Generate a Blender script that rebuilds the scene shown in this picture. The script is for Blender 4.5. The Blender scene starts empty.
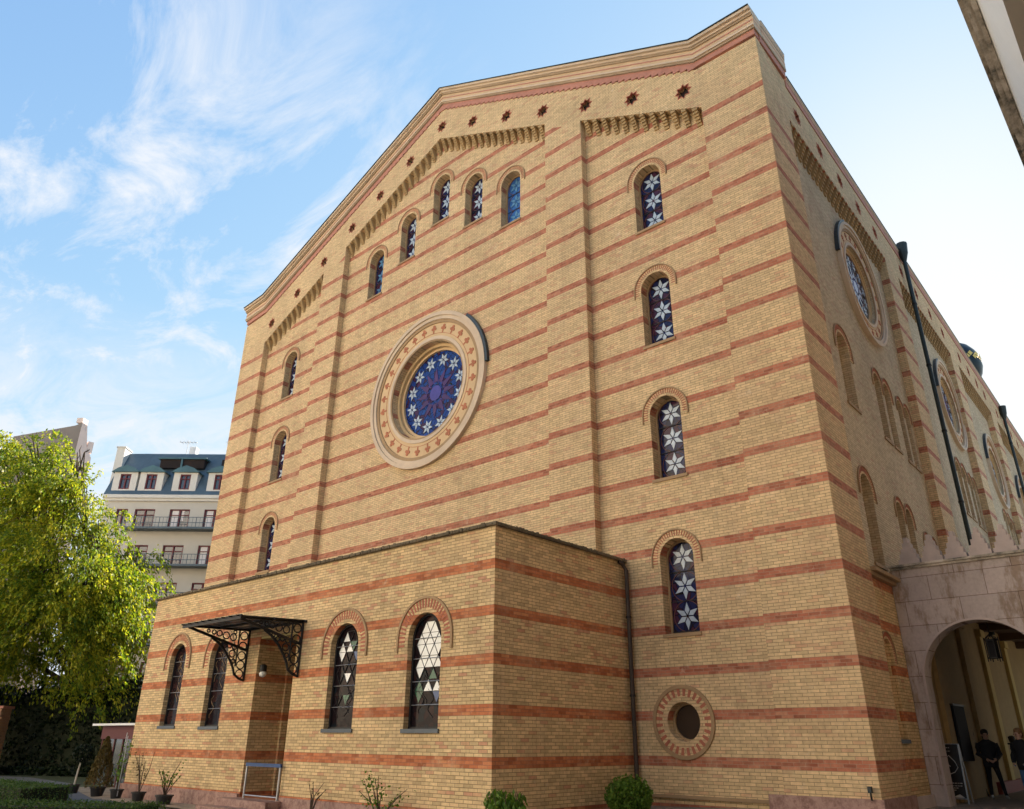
import bpy, bmesh, math, random
import numpy as np
from mathutils import Vector, Matrix
random.seed(7); RNG = np.random.default_rng(11)
PI = math.pi
scene = bpy.context.scene
COL = scene.collection

# ------------------------------------------------------------------ materials
class NT:
    def __init__(s, nt): s.nt = nt
    def n(s, t, **kw):
        x = s.nt.nodes.new(t)
        for k, v in kw.items():
            if k.startswith('i_'):
                x.inputs[k[2:].replace('_', ' ')].default_value = v
            elif k.startswith('x'):
                x.inputs[int(k[1:])].default_value = v
            else: setattr(x, k, v)
        return x
    def l(s, a, b): s.nt.links.new(a, b)
    def math(s, op, a, b=None, c=None, clamp=False):
        x = s.nt.nodes.new('ShaderNodeMath'); x.operation = op; x.use_clamp = clamp
        for i, v in enumerate((a, b, c)):
            if v is None: continue
            if isinstance(v, (int, float)): x.inputs[i].default_value = v
            else: s.l(v, x.inputs[i])
        return x.outputs[0]
    def mix(s, f, a, b, mode='MIX'):
        x = s.nt.nodes.new('ShaderNodeMix'); x.data_type = 'RGBA'; x.blend_type = mode
        for i, v in ((0, f), (6, a), (7, b)):
            if isinstance(v, (int, float)): x.inputs[i].default_value = v
            elif isinstance(v, tuple): x.inputs[i].default_value = (*v[:3], 1)
            else: s.l(v, x.inputs[i])
        return x.outputs[2]
    def ramp(s, f, stops, interp='LINEAR'):
        x = s.nt.nodes.new('ShaderNodeValToRGB'); x.color_ramp.interpolation = interp
        e = x.color_ramp.elements
        while len(e) < len(stops): e.new(0.5)
        for q, (p, c) in zip(e, stops):
            q.position = p; q.color = (*c[:3], 1) if isinstance(c, tuple) else (c, c, c, 1)
        s.l(f, x.inputs[0]); return x.outputs[0]
    def noise(s, vec, scale, detail=4, rough=.55):
        x = s.n('ShaderNodeTexNoise'); x.inputs['Scale'].default_value = scale
        x.inputs['Detail'].default_value = detail; x.inputs['Roughness'].default_value = rough
        if vec is not None: s.l(vec, x.inputs['Vector'])
        return x.outputs[0]

def newmat(name):
    m = bpy.data.materials.new(name); m.use_nodes = True
    t = NT(m.node_tree); b = m.node_tree.nodes['Principled BSDF']
    return m, t, b

def simple(name, col, rough=.7, metal=0., var=.12, scale=6., spec=.4, bump=.0):
    m, t, b = newmat(name)
    pos = t.n('ShaderNodeNewGeometry').outputs['Position']
    f = t.noise(pos, scale, 5)
    lo = tuple(c*(1-var) for c in col); hi = tuple(min(1, c*(1+var)) for c in col)
    f2 = t.noise(pos, scale*.13, 3)
    c = t.mix(f, lo, hi)
    c = t.mix(1.0, c, t.ramp(f2, [(.3, 1-var*.8), (.7, 1+var*.3)]), 'MULTIPLY')
    t.l(c, b.inputs['Base Color'])
    b.inputs['Roughness'].default_value = rough; b.inputs['Metallic'].default_value = metal
    b.inputs['Specular IOR Level'].default_value = spec
    if bump:
        bp = t.n('ShaderNodeBump'); bp.inputs['Strength'].default_value = bump; bp.inputs['Distance'].default_value = .02
        t.l(f, bp.inputs['Height']); t.l(bp.outputs[0], b.inputs['Normal'])
    return m

def brick(name, mode, yel, red, mortar=(.29, .215, .115), weather=.25, rmortar=(.42, .25, .17), kv=.14):
    """mode: 'bands' red courses every 14th with a limit under the gable; 'low' no limit; 'none' plain"""
    m, t, b = newmat(name)
    g = t.n('ShaderNodeNewGeometry'); sp = t.n('ShaderNodeSeparateXYZ'); t.l(g.outputs['Position'], sp.inputs[0])
    sn = t.n('ShaderNodeSeparateXYZ'); t.l(g.outputs['True Normal'], sn.inputs[0])
    side = t.math('GREATER_THAN', t.math('ABSOLUTE', sn.outputs[0]), .7)
    X, Y, Z = sp.outputs
    u = t.math('ADD', t.math('MULTIPLY', X, t.math('SUBTRACT', 1., side)), t.math('MULTIPLY', Y, side))
    cv = t.n('ShaderNodeCombineXYZ'); t.l(u, cv.inputs[0]); t.l(t.math('ADD', Z, 30.0), cv.inputs[1])
    br = t.n('ShaderNodeTexBrick'); t.l(cv.outputs[0], br.inputs['Vector'])
    for k, v in (('Scale', 1.), ('Mortar Size', .0066), ('Mortar Smooth', .25), ('Bias', 0.), ('Brick Width', .27), ('Row Height', .075)):
        br.inputs[k].default_value = v
    br.inputs['Color1'].default_value = (0, 0, 0, 1); br.inputs['Color2'].default_value = (1, 1, 1, 1)
    br.inputs['Mortar'].default_value = (.5, .5, .5, 1)
    pos = g.outputs['Position']
    nf = t.noise(pos, 9., 4); nl = t.noise(pos, .35, 5, .6); nm = t.noise(pos, 1.6, 5, .65)
    rnd = br.outputs['Color']
    cy = t.ramp(rnd, [(0., tuple(c*(1-kv*1.3) for c in yel)), (.2, tuple(c*(1-kv*.5) for c in yel)), (.55, yel), (.88, tuple(min(1, c*(1+kv*.6)) for c in yel)), (.93, (yel[0]*(1-kv*.3), yel[1]*(1-kv*1.0), yel[2]*(1-kv*.9))), (1., (yel[0]*(1-kv*.9), yel[1]*(1-kv*2.0), yel[2]*(1-kv*1.6)))])
    cr = t.ramp(rnd, [(0., tuple(c*.68 for c in red)), (.45, red), (.85, (red[0]*1.12, red[1]*1.25, red[2]*1.25)), (1., (red[0]*1.2, red[1]*1.6, red[2]*1.6))])
    if mode == 'none': band = None
    else:
        fr = t.math('FRACT', t.math('DIVIDE', t.math('ADD', Z, 1050.0), 1.05))
        band = t.math('GREATER_THAN', fr, 1-3/14+.0)
        if mode == 'bands':
            lim = t.math('SUBTRACT', 25.3, t.math('MULTIPLY', t.math('ABSOLUTE', t.math('ADD', X, 14.7)), .495))
            lim = t.math('MAXIMUM', lim, 18.93)
            lim = t.math('SUBTRACT', lim, t.math('MULTIPLY', side, 1.0))
            band = t.math('MULTIPLY', band, t.math('LESS_THAN', Z, lim))
    c = t.mix(br.outputs['Fac'], cy, mortar)
    if band is not None:
        c = t.mix(band, c, t.mix(br.outputs['Fac'], cr, rmortar))
    # worn and sooty zones with a shape of their own
    c = t.mix(1., c, t.ramp(nl, [(.30, 1-weather*.65), (.52, 1.), (.72, 1+weather*.25)]), 'MULTIPLY')
    c = t.mix(t.math('MULTIPLY', t.ramp(nm, [(.52, 0.), (.75, 1.)]), .30), c, (yel[0]*.98, yel[1]*.97, yel[2]*1.12))
    pk = t.n('ShaderNodeVectorMath', operation='ADD'); t.l(pos, pk.inputs[0]); pk.inputs[1].default_value = (31.7, 8.3, 17.1)
    c = t.mix(t.math('MULTIPLY', t.ramp(t.noise(pk.outputs[0], .9, 6, .7), [(.50, 0.), (.68, 1.)]), .30), c, (yel[0]*.72, yel[1]*.62, yel[2]*.68))
    c = t.mix(t.math('MULTIPLY', t.ramp(t.noise(pk.outputs[0], 3.1, 6, .75), [(.60, 0.), (.74, 1.)]), .45), c, (.74, .62, .46))
    st = t.n('ShaderNodeVectorMath', operation='MULTIPLY'); t.l(pos, st.inputs[0]); st.inputs[1].default_value = (2.2, 2.2, .16)
    c = t.mix(1., c, t.ramp(t.noise(st.outputs[0], 1., 5, .6), [(.30, 1-weather*.40), (.47, 1.)]), 'MULTIPLY')
    c = t.mix(1., c, t.ramp(nf, [(.25, .80), (.75, 1.12)]), 'MULTIPLY')
    t.l(c, b.inputs['Base Color']); b.inputs['Roughness'].default_value = .82; b.inputs['Specular IOR Level'].default_value = .25
    bp = t.n('ShaderNodeBump'); bp.inputs['Strength'].default_value = .55; bp.inputs['Distance'].default_value = .012
    h = t.math('ADD', t.math('MULTIPLY', br.outputs['Fac'], -1.), t.math('MULTIPLY', nf, .5))
    t.l(h, bp.inputs['Height']); t.l(bp.outputs[0], b.inputs['Normal'])
    return m

YEL = (.70, .51, .285); RED = (.46, .155, .09)
M = {}
M['brick'] = brick('banded yellow brick', 'bands', YEL, RED)
M['brick_low'] = brick('banded yellow brick of the annexe', 'low', (.70, .515, .275), (.53, .175, .075), mortar=(.25, .165, .08), weather=.25, rmortar=(.34, .15, .09), kv=.21)
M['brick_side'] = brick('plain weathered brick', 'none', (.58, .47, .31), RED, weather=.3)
M['brick_plain'] = brick('plain yellow brick', 'none', YEL, RED)
M['brick_pillar'] = brick('brown garden brick', 'none', (.40, .22, .12), RED, mortar=(.36, .29, .22))
M['yel'] = simple('yellow arch brick', (.60, .43, .23), .8, var=.15, scale=8)
M['red'] = simple('red arch brick', (.42, .145, .09), .8, var=.2, scale=8)
M['hood'] = simple('moulded brick hood', (.36, .24, .13), .8, var=.2)
M['redcourse'] = simple('red cornice brick', (.46, .21, .155), .8, var=.2, scale=8)
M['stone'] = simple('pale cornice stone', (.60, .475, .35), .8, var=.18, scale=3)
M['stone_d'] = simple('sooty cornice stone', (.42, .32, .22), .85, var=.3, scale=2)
M['field'] = simple('cornice yellow field', (.60, .43, .27), .82, var=.14, scale=9)
M['ring'] = simple('rose ring plaster', (.62, .44, .25), .8, var=.12, scale=5)
M['leafmotif'] = simple('terracotta motif', (.45, .17, .09), .8, var=.2)
M['tin'] = simple('dark sheet tin', (.06, .075, .085), .45, .6, var=.3)
M['tin_b'] = simple('blue grey sheet lead', (.10, .12, .14), .5, .3, var=.25)
M['dark'] = simple('dark void', (.02, .013, .012), .9)
M['iron'] = simple('black wrought iron', (.018, .017, .017), .5, .3, var=.3)
M['pipe'] = simple('brown painted pipe', (.05, .032, .025), .5, .0, var=.3)
M['pipe_g'] = simple('dark green pipe', (.025, .035, .035), .45, .2, var=.3)
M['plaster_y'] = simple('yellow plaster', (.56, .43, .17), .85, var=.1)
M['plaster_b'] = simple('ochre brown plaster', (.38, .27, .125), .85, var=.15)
M['mossy'] = simple('mossy roof edge', (.17, .135, .085), .95, var=.5, scale=4)
M['canopy_glass'] = simple('lightened blue canopy glass', (.17, .22, .30), .25, var=.3, scale=3)  # opaque; the lighter blue stands in for light passing through the glass
M['corbel'] = simple('shade-darkened corbel brick', (.40, .275, .135), .85, var=.25, scale=7)  # shade under the corbel steps is put into this darker colour
M['lead_red'] = simple('dark red lead line', (.10, .03, .03), .5, var=.3)
M['blue_star'] = simple('pale blue glass', (.10, .24, .42), .15, var=.3, scale=9)
M['low_bounce_wall'] = simple('low bounce brown wall', (.42, .34, .26), .9, var=.2, scale=2)  # browned so the unseen right-hand wall throws less light on the lower facade
M['soffit'] = simple('yellowish soffit plaster', (.52, .44, .20), .85, var=.1)
M['wood'] = simple('dark wooden door', (.05, .028, .018), .55, var=.3)

def marble(name, base, dark, scale=7.):
    m, t, b = newmat(name)
    pos = t.n('ShaderNodeNewGeometry').outputs['Position']
    v = t.n('ShaderNodeTexVoronoi'); v.inputs['Scale'].default_value = scale*2.2; t.l(pos, v.inputs['Vector'])
    f = t.noise(pos, scale, 8, .7)
    c = t.mix(t.ramp(f, [(.42, 0.), (.62, 1.)]), base, dark)
    c = t.mix(t.math('MULTIPLY', t.ramp(v.outputs['Distance'], [(0., 1.), (.35, 0.)]), .35), c, tuple(min(1, x*1.5) for x in base))
    t.l(c, b.inputs['Base Color']); b.inputs['Roughness'].default_value = .55
    return m
M['marble'] = marble('red mottled marble', (.36, .22, .18), (.20, .10, .08))

def blocks(name, base, bw, rh, mort, stain=.4):
    m, t, b = newmat(name)
    g = t.n('ShaderNodeNewGeometry'); sp = t.n('ShaderNodeSeparateXYZ'); t.l(g.outputs['Position'], sp.inputs[0])
    cv = t.n('ShaderNodeCombineXYZ'); t.l(t.math('ADD', sp.outputs[0], t.math('MULTIPLY', sp.outputs[1], .3)), cv.inputs[0]); t.l(t.math('ADD', sp.outputs[2], 1.2), cv.inputs[1])
    br = t.n('ShaderNodeTexBrick'); t.l(cv.outputs[0], br.inputs['Vector'])
    for k, v in (('Scale', 1.), ('Mortar Size', .010), ('Mortar Smooth', .3), ('Bias', 0.), ('Brick Width', bw), ('Row Height', rh)):
        br.inputs[k].default_value = v
    br.inputs['Color1'].default_value = (*[c*.9 for c in base], 1); br.inputs['Color2'].default_value = (*[min(1, c*1.06) for c in base], 1)
    br.inputs['Mortar'].default_value = (*mort, 1)
    an = t.n('ShaderNodeVectorMath', operation='MULTIPLY'); t.l(g.outputs['Position'], an.inputs[0]); an.inputs[1].default_value = (2.6, 2.6, .8); n1 = t.noise(an.outputs[0], 1.2, 8, .74); n2 = t.noise(g.outputs['Position'], 14., 4)
    c = t.mix(1., br.outputs['Color'], t.ramp(n1, [(.38, tuple(1-stain*q for q in (.9, 1.1, 1.35))), (.50, (1., 1., 1.)), (.7, (1.1, 1.1, 1.1))]), 'MULTIPLY')
    c = t.mix(1., c, t.ramp(n2, [(.3, .9), (.7, 1.06)]), 'MULTIPLY')
    t.l(c, b.inputs['Base Color']); b.inputs['Roughness'].default_value = .75
    bp = t.n('ShaderNodeBump'); bp.inputs['Strength'].default_value = .3; bp.inputs['Distance'].default_value = .01
    t.l(t.math('SUBTRACT', n2, br.outputs['Fac']), bp.inputs['Height']); t.l(bp.outputs[0], b.inputs['Normal'])
    return m
M['limestone'] = blocks('greyish limestone blocks', (.51, .435, .41), 1.3, .62, (.24, .18, .15))
M['limeplain'] = simple('greyish limestone', (.54, .455, .425), .75, var=.25, scale=4, bump=.2)
M['paving'] = blocks('paving slabs', (.25, .215, .18), .6, .4, (.15, .13, .11), .3)

def glass(name, c1, c2, c3, scale, rough=.12, spec=.22):
    m, t, b = newmat(name)
    g = t.n('ShaderNodeNewGeometry')
    v = t.n('ShaderNodeTexVoronoi'); v.inputs['Scale'].default_value = scale; t.l(g.outputs['Position'], v.inputs['Vector'])
    e = t.n('ShaderNodeTexVoronoi', feature='DISTANCE_TO_EDGE'); e.inputs['Scale'].default_value = scale; t.l(g.outputs['Position'], e.inputs['Vector'])
    sc = t.n('ShaderNodeSeparateColor'); t.l(v.outputs['Color'], sc.inputs[0])
    c = t.ramp(sc.outputs[0], [(0., c1), (.45, c2), (.75, c3), (.9, c1)], 'CONSTANT')
    c = t.mix(t.math('LESS_THAN', e.outputs['Distance'], .04), c, (.012, .01, .012))
    t.l(c, b.inputs['Base Color']); b.inputs['Roughness'].default_value = rough
    b.inputs['Specular IOR Level'].default_value = spec
    bp = t.n('ShaderNodeBump'); bp.inputs['Strength'].default_value = .3; bp.inputs['Distance'].default_value = .02
    t.l(t.noise(g.outputs['Position'], 5., 2), bp.inputs['Height']); t.l(bp.outputs[0], b.inputs['Normal'])
    return m
M['glass_st'] = glass('dark stained glass', (.018, .024, .085), (.055, .020, .045), (.012, .016, .05), 4.5)
M['glass_rose'] = glass('rose dark glass', (.014, .045, .22), (.05, .018, .06), (.018, .06, .26), 5.)
M['glass_annexe'] = glass('annexe leaded glass', (.016, .010, .012), (.034, .016, .016), (.012, .016, .02), 6., rough=.1, spec=.08)
M['star'] = simple('opal white glass', (.45, .54, .645), .25, var=.25, scale=10, spec=.6)
M['white_pane'] = simple('clear white pane', (.80, .82, .80), .15, var=.1, scale=6, spec=.6)
M['purple'] = simple('purple glass', (.075, .028, .125), .2, var=.35, scale=7)
M['indigo'] = simple('indigo glass', (.075, .06, .30), .2, var=.25, scale=7)
M['blue_glass'] = simple('blue glass', (.035, .12, .36), .12, var=.35, scale=9)
M['green_pane'] = simple('green pane', (.025, .12, .07), .2, var=.3, scale=7)
M['azure_pane'] = simple('azure pane', (.025, .07, .20), .2, var=.3, scale=7)
M['brown_glass'] = simple('brown glazing', (.035, .022, .016), .3, var=.3, scale=2)
M['lead'] = simple('lead came', (.015, .014, .016), .6)

def leafmat(name, cols, tr=.45, scale=.5):
    m = bpy.data.materials.new(name); m.use_nodes = True; t = NT(m.node_tree); nt = m.node_tree
    b = nt.nodes['Principled BSDF']; out = nt.nodes['Material Output']
    g = t.n('ShaderNodeNewGeometry')
    f = t.math('ADD', t.math('MULTIPLY', g.outputs['Random Per Island'], .5), t.math('MULTIPLY', t.noise(g.outputs['Position'], scale, 3), .9))
    f = t.math('SUBTRACT', f, .2)
    c = t.ramp(f, [(i/(len(cols)-1), q) for i, q in enumerate(cols)])
    t.l(c, b.inputs['Base Color']); b.inputs['Roughness'].default_value = .55; b.inputs['Specular IOR Level'].default_value = .25
    tl = t.n('ShaderNodeBsdfTranslucent'); c2 = t.mix(1., c, (1.25, 1.22, .5), 'MULTIPLY'); t.l(c2, tl.inputs['Color'])
    mx = t.n('ShaderNodeMixShader'); mx.inputs[0].default_value = tr
    t.l(b.outputs[0], mx.inputs[1]); t.l(tl.outputs[0], mx.inputs[2]); t.l(mx.outputs[0], out.inputs['Surface'])
    return m
M['leaf_tree'] = leafmat('autumn acacia leaves', [(.03, .075, .012), (.075, .15, .018), (.20, .26, .022), (.44, .42, .04), (.58, .48, .07)], .55, .6)
M['leaf_dark'] = leafmat('dark ivy leaves', [(.004, .009, .004), (.008, .017, .006), (.014, .028, .008)], .2, .6)
M['leaf_box'] = leafmat('box hedge leaves', [(.025, .055, .010), (.045, .095, .018), (.075, .13, .025)], .25, 1.5)
M['leaf_bush'] = leafmat('fresh green leaves', [(.05, .10, .014), (.10, .19, .025), (.18, .28, .04)], .3, 2.)
M['leaf_brown'] = leafmat('browning conifer needles', [(.06, .05, .012), (.11, .075, .02), (.07, .075, .02)], .2, 2.)
M['bark'] = simple('grey brown bark', (.07, .05, .035), .9, var=.35, scale=9, bump=.6)
M['pot'] = simple('black plastic pot', (.018, .018, .02), .5)
M['b_wall'] = simple('cream grey render', (.50, .475, .43), .85, var=.08, scale=1.2)
M['b_white'] = simple('white render', (.62, .60, .56), .85, var=.08)
M['b_roof'] = simple('blue slate roof', (.075, .115, .15), .5, var=.25, scale=3)
M['b_dormer_roof'] = simple('teal sheet roof', (.05, .12, .15), .4, .2, var=.2)
M['b_frame'] = simple('maroon window frame', (.13, .02, .03), .6)
M['b_pane'] = simple('window pane', (.04, .05, .09), .05, var=.2, spec=.9)
M['b_curtain'] = simple('white curtain', (.70, .66, .66), .9, var=.1)
M['grey_gable'] = simple('grey firewall render', (.22, .19, .17), .9, var=.25, scale=.7)
M['pink_gable'] = simple('sun-lightened pink render', (.74, .60, .54), .9, var=.15, scale=1)  # pink end wall, lightened in colour for the sun on that side
M['opp'] = simple('pale facade', (.86, .75, .60), .85, var=.06)
M['white_soffit'] = simple('white soffit', (.92, .92, .90), .8, var=.04)
M['stained'] = simple('rain stained cornice', (.34, .30, .25), .85, var=.55, scale=2.2)
def blotchy(name, a, b, c, sc):
    m, t, bs = newmat(name); pos = t.n('ShaderNodeNewGeometry').outputs['Position']
    mp = t.n('ShaderNodeVectorMath', operation='MULTIPLY'); t.l(pos, mp.inputs[0]); mp.inputs[1].default_value = sc
    t.l(t.ramp(t.noise(mp.outputs[0], 1., 7, .7), [(.36, a), (.47, b), (.60, c)]), bs.inputs['Base Color']); bs.inputs['Roughness'].default_value = .9; return m
M['stained'] = blotchy('rain stained cornice', (.10, .11, .10), (.42, .37, .30), (.68, .62, .54), (1.5, 1.0, 2.5))
M['black_dome'] = simple('black copper dome', (.012, .02, .024), .35, .3, var=.3)
M['gold'] = simple('gold leaf', (.75, .50, .14), .35, .6, var=.1)
M['white_metal'] = simple('white painted metal', (.75, .75, .75), .5)
M['skin'] = simple('skin', (.50, .30, .22), .6, var=.06, scale=20)
M['hair'] = simple('dark hair', (.03, .018, .012), .6)
M['hair2'] = simple('light brown hair', (.20, .11, .05), .6)
M['cloth_b'] = simple('black cloth', (.013, .013, .017), .85, var=.2)
M['coat'] = simple('faded black coat', (.028, .028, .034), .9, var=.35, scale=9)
M['jean'] = simple('blue denim', (.05, .12, .26), .85, var=.2)
M['shoe'] = simple('grey shoe', (.42, .42, .42), .7)
M['blue_bar'] = simple('blue painted bar', (.03, .075, .20), .5)
M['steel'] = simple('brushed steel', (.45, .47, .50), .4, .7)
M['board'] = simple('black sign board', (.012, .012, .014), .5)
M['chalk'] = simple('white print', (.55, .55, .55), .8)
M['maroon'] = simple('maroon fascia', (.10, .022, .025), .6)
M['kglass'] = simple('kiosk glass', (.05, .06, .06), .06, var=.3, spec=.9)
M['gravel'] = simple('gravel', (.33, .26, .18), .95, var=.5, scale=22, bump=.8)
M['path'] = simple('blue grey asphalt', (.10, .11, .125), .85, var=.25, scale=16, bump=.4)
M['soil'] = simple('courtyard ground', (.25, .21, .16), .95, var=.3, scale=3, bump=.5)
M['lawn'] = simple('dark green lawn', (.03, .045, .015), .95, var=.4, scale=14, bump=.8)  # dark green grass between the path and the ivy
M['grass'] = leafmat('grass', [(.03, .06, .012), (.05, .09, .018), (.08, .11, .025)], .2, 2.)
M['red_floor'] = simple('red skirting', (.25, .05, .035), .6)
M['ceil'] = simple('brown ceiling', (.12, .075, .05), .8)

# ------------------------------------------------------------------ object helpers
ORG = {}
def thing(name, label, cat, loc, group=None):
    o = bpy.data.objects.new(name, None); COL.objects.link(o); o.location = loc; o.empty_display_size = .3
    o['label'] = label; o['category'] = cat
    if group: o['group'] = group
    ORG[o] = Vector(loc); return o
def link(name, me, mats, parent=None, smooth=False):
    if not isinstance(mats, (list, tuple)): mats = [mats]
    me.name = name
    while len(me.materials): me.materials.pop()
    for m in mats: me.materials.append(m)
    o = bpy.data.objects.new(name, me); COL.objects.link(o)
    if smooth:
        for p in me.polygons: p.use_smooth = True
    if parent is not None:
        o.parent = parent; off = ORG[parent]; me.transform(Matrix.Translation(-off)); ORG[o] = off
    else: ORG[o] = Vector((0, 0, 0))
    return o
def base_at(o, p):
    """top-level single mesh: put its origin at p"""
    p = Vector(p); o.data.transform(Matrix.Translation(-p)); o.location = p; ORG[o] = p; return o
def tag(o, label, cat, group=None):
    o['label'] = label; o['category'] = cat
    if group: o['group'] = group
    return o
def structure(o, kind='structure'): o['kind'] = kind; return o

class MB:
    def __init__(s): s.v = []; s.f = []; s.m = []
    def add(s, vs, fs, mi=0):
        n = len(s.v); s.v += [tuple(q) for q in vs]
        for f in fs: s.f.append(tuple(n+i for i in f)); s.m.append(mi)
        return s
    def box(s, x0, x1, y0, y1, z0, z1, mi=0):
        vs = [(x, y, z) for x in (x0, x1) for y in (y0, y1) for z in (z0, z1)]
        return s.add(vs, [(0, 1, 3, 2), (4, 6, 7, 5), (0, 4, 5, 1), (2, 3, 7, 6), (0, 2, 6, 4), (1, 5, 7, 3)], mi)
    def obox(s, c, ax, ay, az, mi=0):
        c, ax, ay, az = map(Vector, (c, ax, ay, az))
        vs = [c+i*ax+j*ay+k*az for i in (-1, 1) for j in (-1, 1) for k in (-1, 1)]
        return s.add(vs, [(0, 1, 3, 2), (4, 6, 7, 5), (0, 4, 5, 1), (2, 3, 7, 6), (0, 2, 6, 4), (1, 5, 7, 3)], mi)
    def prism(s, poly, y0, y1, mi=0, mp=None):
        """poly in (u,v) counter-clockwise seen from -y; mp(u, v, w) maps to world"""
        mp = mp or (lambda u, v, w: (u, w, v)); n = len(poly)
        vs = [mp(u, v, y0) for u, v in poly]+[mp(u, v, y1) for u, v in poly]
        fs = [tuple(range(n)), tuple(range(2*n-1, n-1, -1))]+[(i, i+n, (i+1) % n+n, (i+1) % n) for i in range(n)]
        return s.add(vs, fs, mi)
    def tube(s, pts, r, seg=8, mi=0, caps=True):
        pts = [Vector(p) for p in pts]; n = len(pts); rs = r if isinstance(r, (list, tuple)) else [r]*n
        rings = []; up = Vector((0, 0, 1))
        for i, p in enumerate(pts):
            d = (pts[min(i+1, n-1)]-pts[max(i-1, 0)]).normalized()
            a = d.cross(up)
            if a.length < .05: a = d.cross(Vector((1, 0, 0)))
            a.normalize(); b = d.cross(a)
            rings.append([p+rs[i]*(math.cos(2*PI*k/seg)*a+math.sin(2*PI*k/seg)*b) for k in range(seg)])
        vs = [q for rg in rings for q in rg]; fs = []
        for i in range(n-1):
            for k in range(seg): fs.append((i*seg+k, i*seg+(k+1) % seg, (i+1)*seg+(k+1) % seg, (i+1)*seg+k))
        if caps: fs += [tuple(range(seg-1, -1, -1)), tuple(range((n-1)*seg, n*seg))]
        return s.add(vs, fs, mi)
    def lathe(s, prof, c=(0, 0, 0), seg=20, mi=0):
        vs = [(c[0]+r*math.cos(2*PI*k/seg), c[1]+r*math.sin(2*PI*k/seg), c[2]+z) for r, z in prof for k in range(seg)]
        fs = [(i*seg+k, i*seg+(k+1) % seg, (i+1)*seg+(k+1) % seg, (i+1)*seg+k) for i in range(len(prof)-1) for k in range(seg)]
        fs += [tuple(range(seg-1, -1, -1)), tuple(range((len(prof)-1)*seg, len(prof)*seg))]
        return s.add(vs, fs, mi)
    def build(s, name, mats, parent=None, smooth=False):
        me = bpy.data.meshes.new(name); me.from_pydata(s.v, [], s.f); me.validate()
        if len(me.polygons) == len(s.m): me.polygons.foreach_set('material_index', s.m)
        bm = bmesh.new(); bm.from_mesh(me); bmesh.ops.recalc_face_normals(bm, faces=bm.faces); bm.to_mesh(me); bm.free()
        return link(name, me, mats, parent, smooth)

def inpoly(p, poly):
    c = False; n = len(poly)
    for i in range(n):
        (x0, y0), (x1, y1) = poly[i], poly[i-1]
        if (y0 > p[1]) != (y1 > p[1]) and p[0] < (x1-x0)*(p[1]-y0)/(y1-y0)+x0: c = not c
    return c
def holed(outer, holes, thick, mp):
    """flat wall with holes: outer and holes in (u,v); front face at w=0, back at w=thick"""
    from mathutils.geometry import delaunay_2d_cdt
    V = []; E = []
    for poly in [outer]+holes:
        n = len(V); V += [Vector(p) for p in poly]; E += [(n+i, n+(i+1) % len(poly)) for i in range(len(poly))]
    vo, eo, fo, ov, oe, of = delaunay_2d_cdt(V, E, [], 0, 1e-6)
    T = []
    for f in fo:
        c = sum((vo[q] for q in f), Vector((0, 0)))/len(f)
        if inpoly(c, outer) and not any(inpoly(c, h) for h in holes): T.append(tuple(f))
    m = len(vo); P = [mp(q.x, q.y, 0) for q in vo]+[mp(q.x, q.y, thick) for q in vo]; F = []; cnt = {}
    for f in T:
        F.append(f); F.append(tuple(q+m for q in reversed(f)))
        for a, b in zip(f, f[1:]+f[:1]): cnt.setdefault(tuple(sorted((a, b))), []).append((a, b))
    for k, v in cnt.items():
        if len(v) == 1: a, b = v[0]; F.append((b, a, a+m, b+m))
    me = bpy.data.meshes.new('wall'); me.from_pydata(P, [], F); me.validate()
    bm = bmesh.new(); bm.from_mesh(me); bmesh.ops.recalc_face_normals(bm, faces=bm.faces); bm.to_mesh(me); bm.free()
    return me

def arch(cx, z0, w, h, n=16):
    r = w/2; zs = z0+h-r
    return [(cx-r, z0), (cx+r, z0)]+[(cx+r*math.cos(PI*i/n), zs+r*math.sin(PI*i/n)) for i in range(n+1)]
def circ(cx, cz, r, n=48): return [(cx+r*math.cos(2*PI*i/n), cz+r*math.sin(2*PI*i/n)) for i in range(n)]
def star8(cx, cz, R, r): return [(cx+(R if i % 2 == 0 else r)*math.sin(PI*i/8), cz+(R if i % 2 == 0 else r)*math.cos(PI*i/8)) for i in range(16)]

FRONT = lambda y0: (lambda u, v, w: (u, y0+w, v))
KS = -.024
SIDE = lambda x0: (lambda u, v, w: (x0+KS*u-w, u, v))     # u runs along the side wall, w goes into the wall

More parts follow.
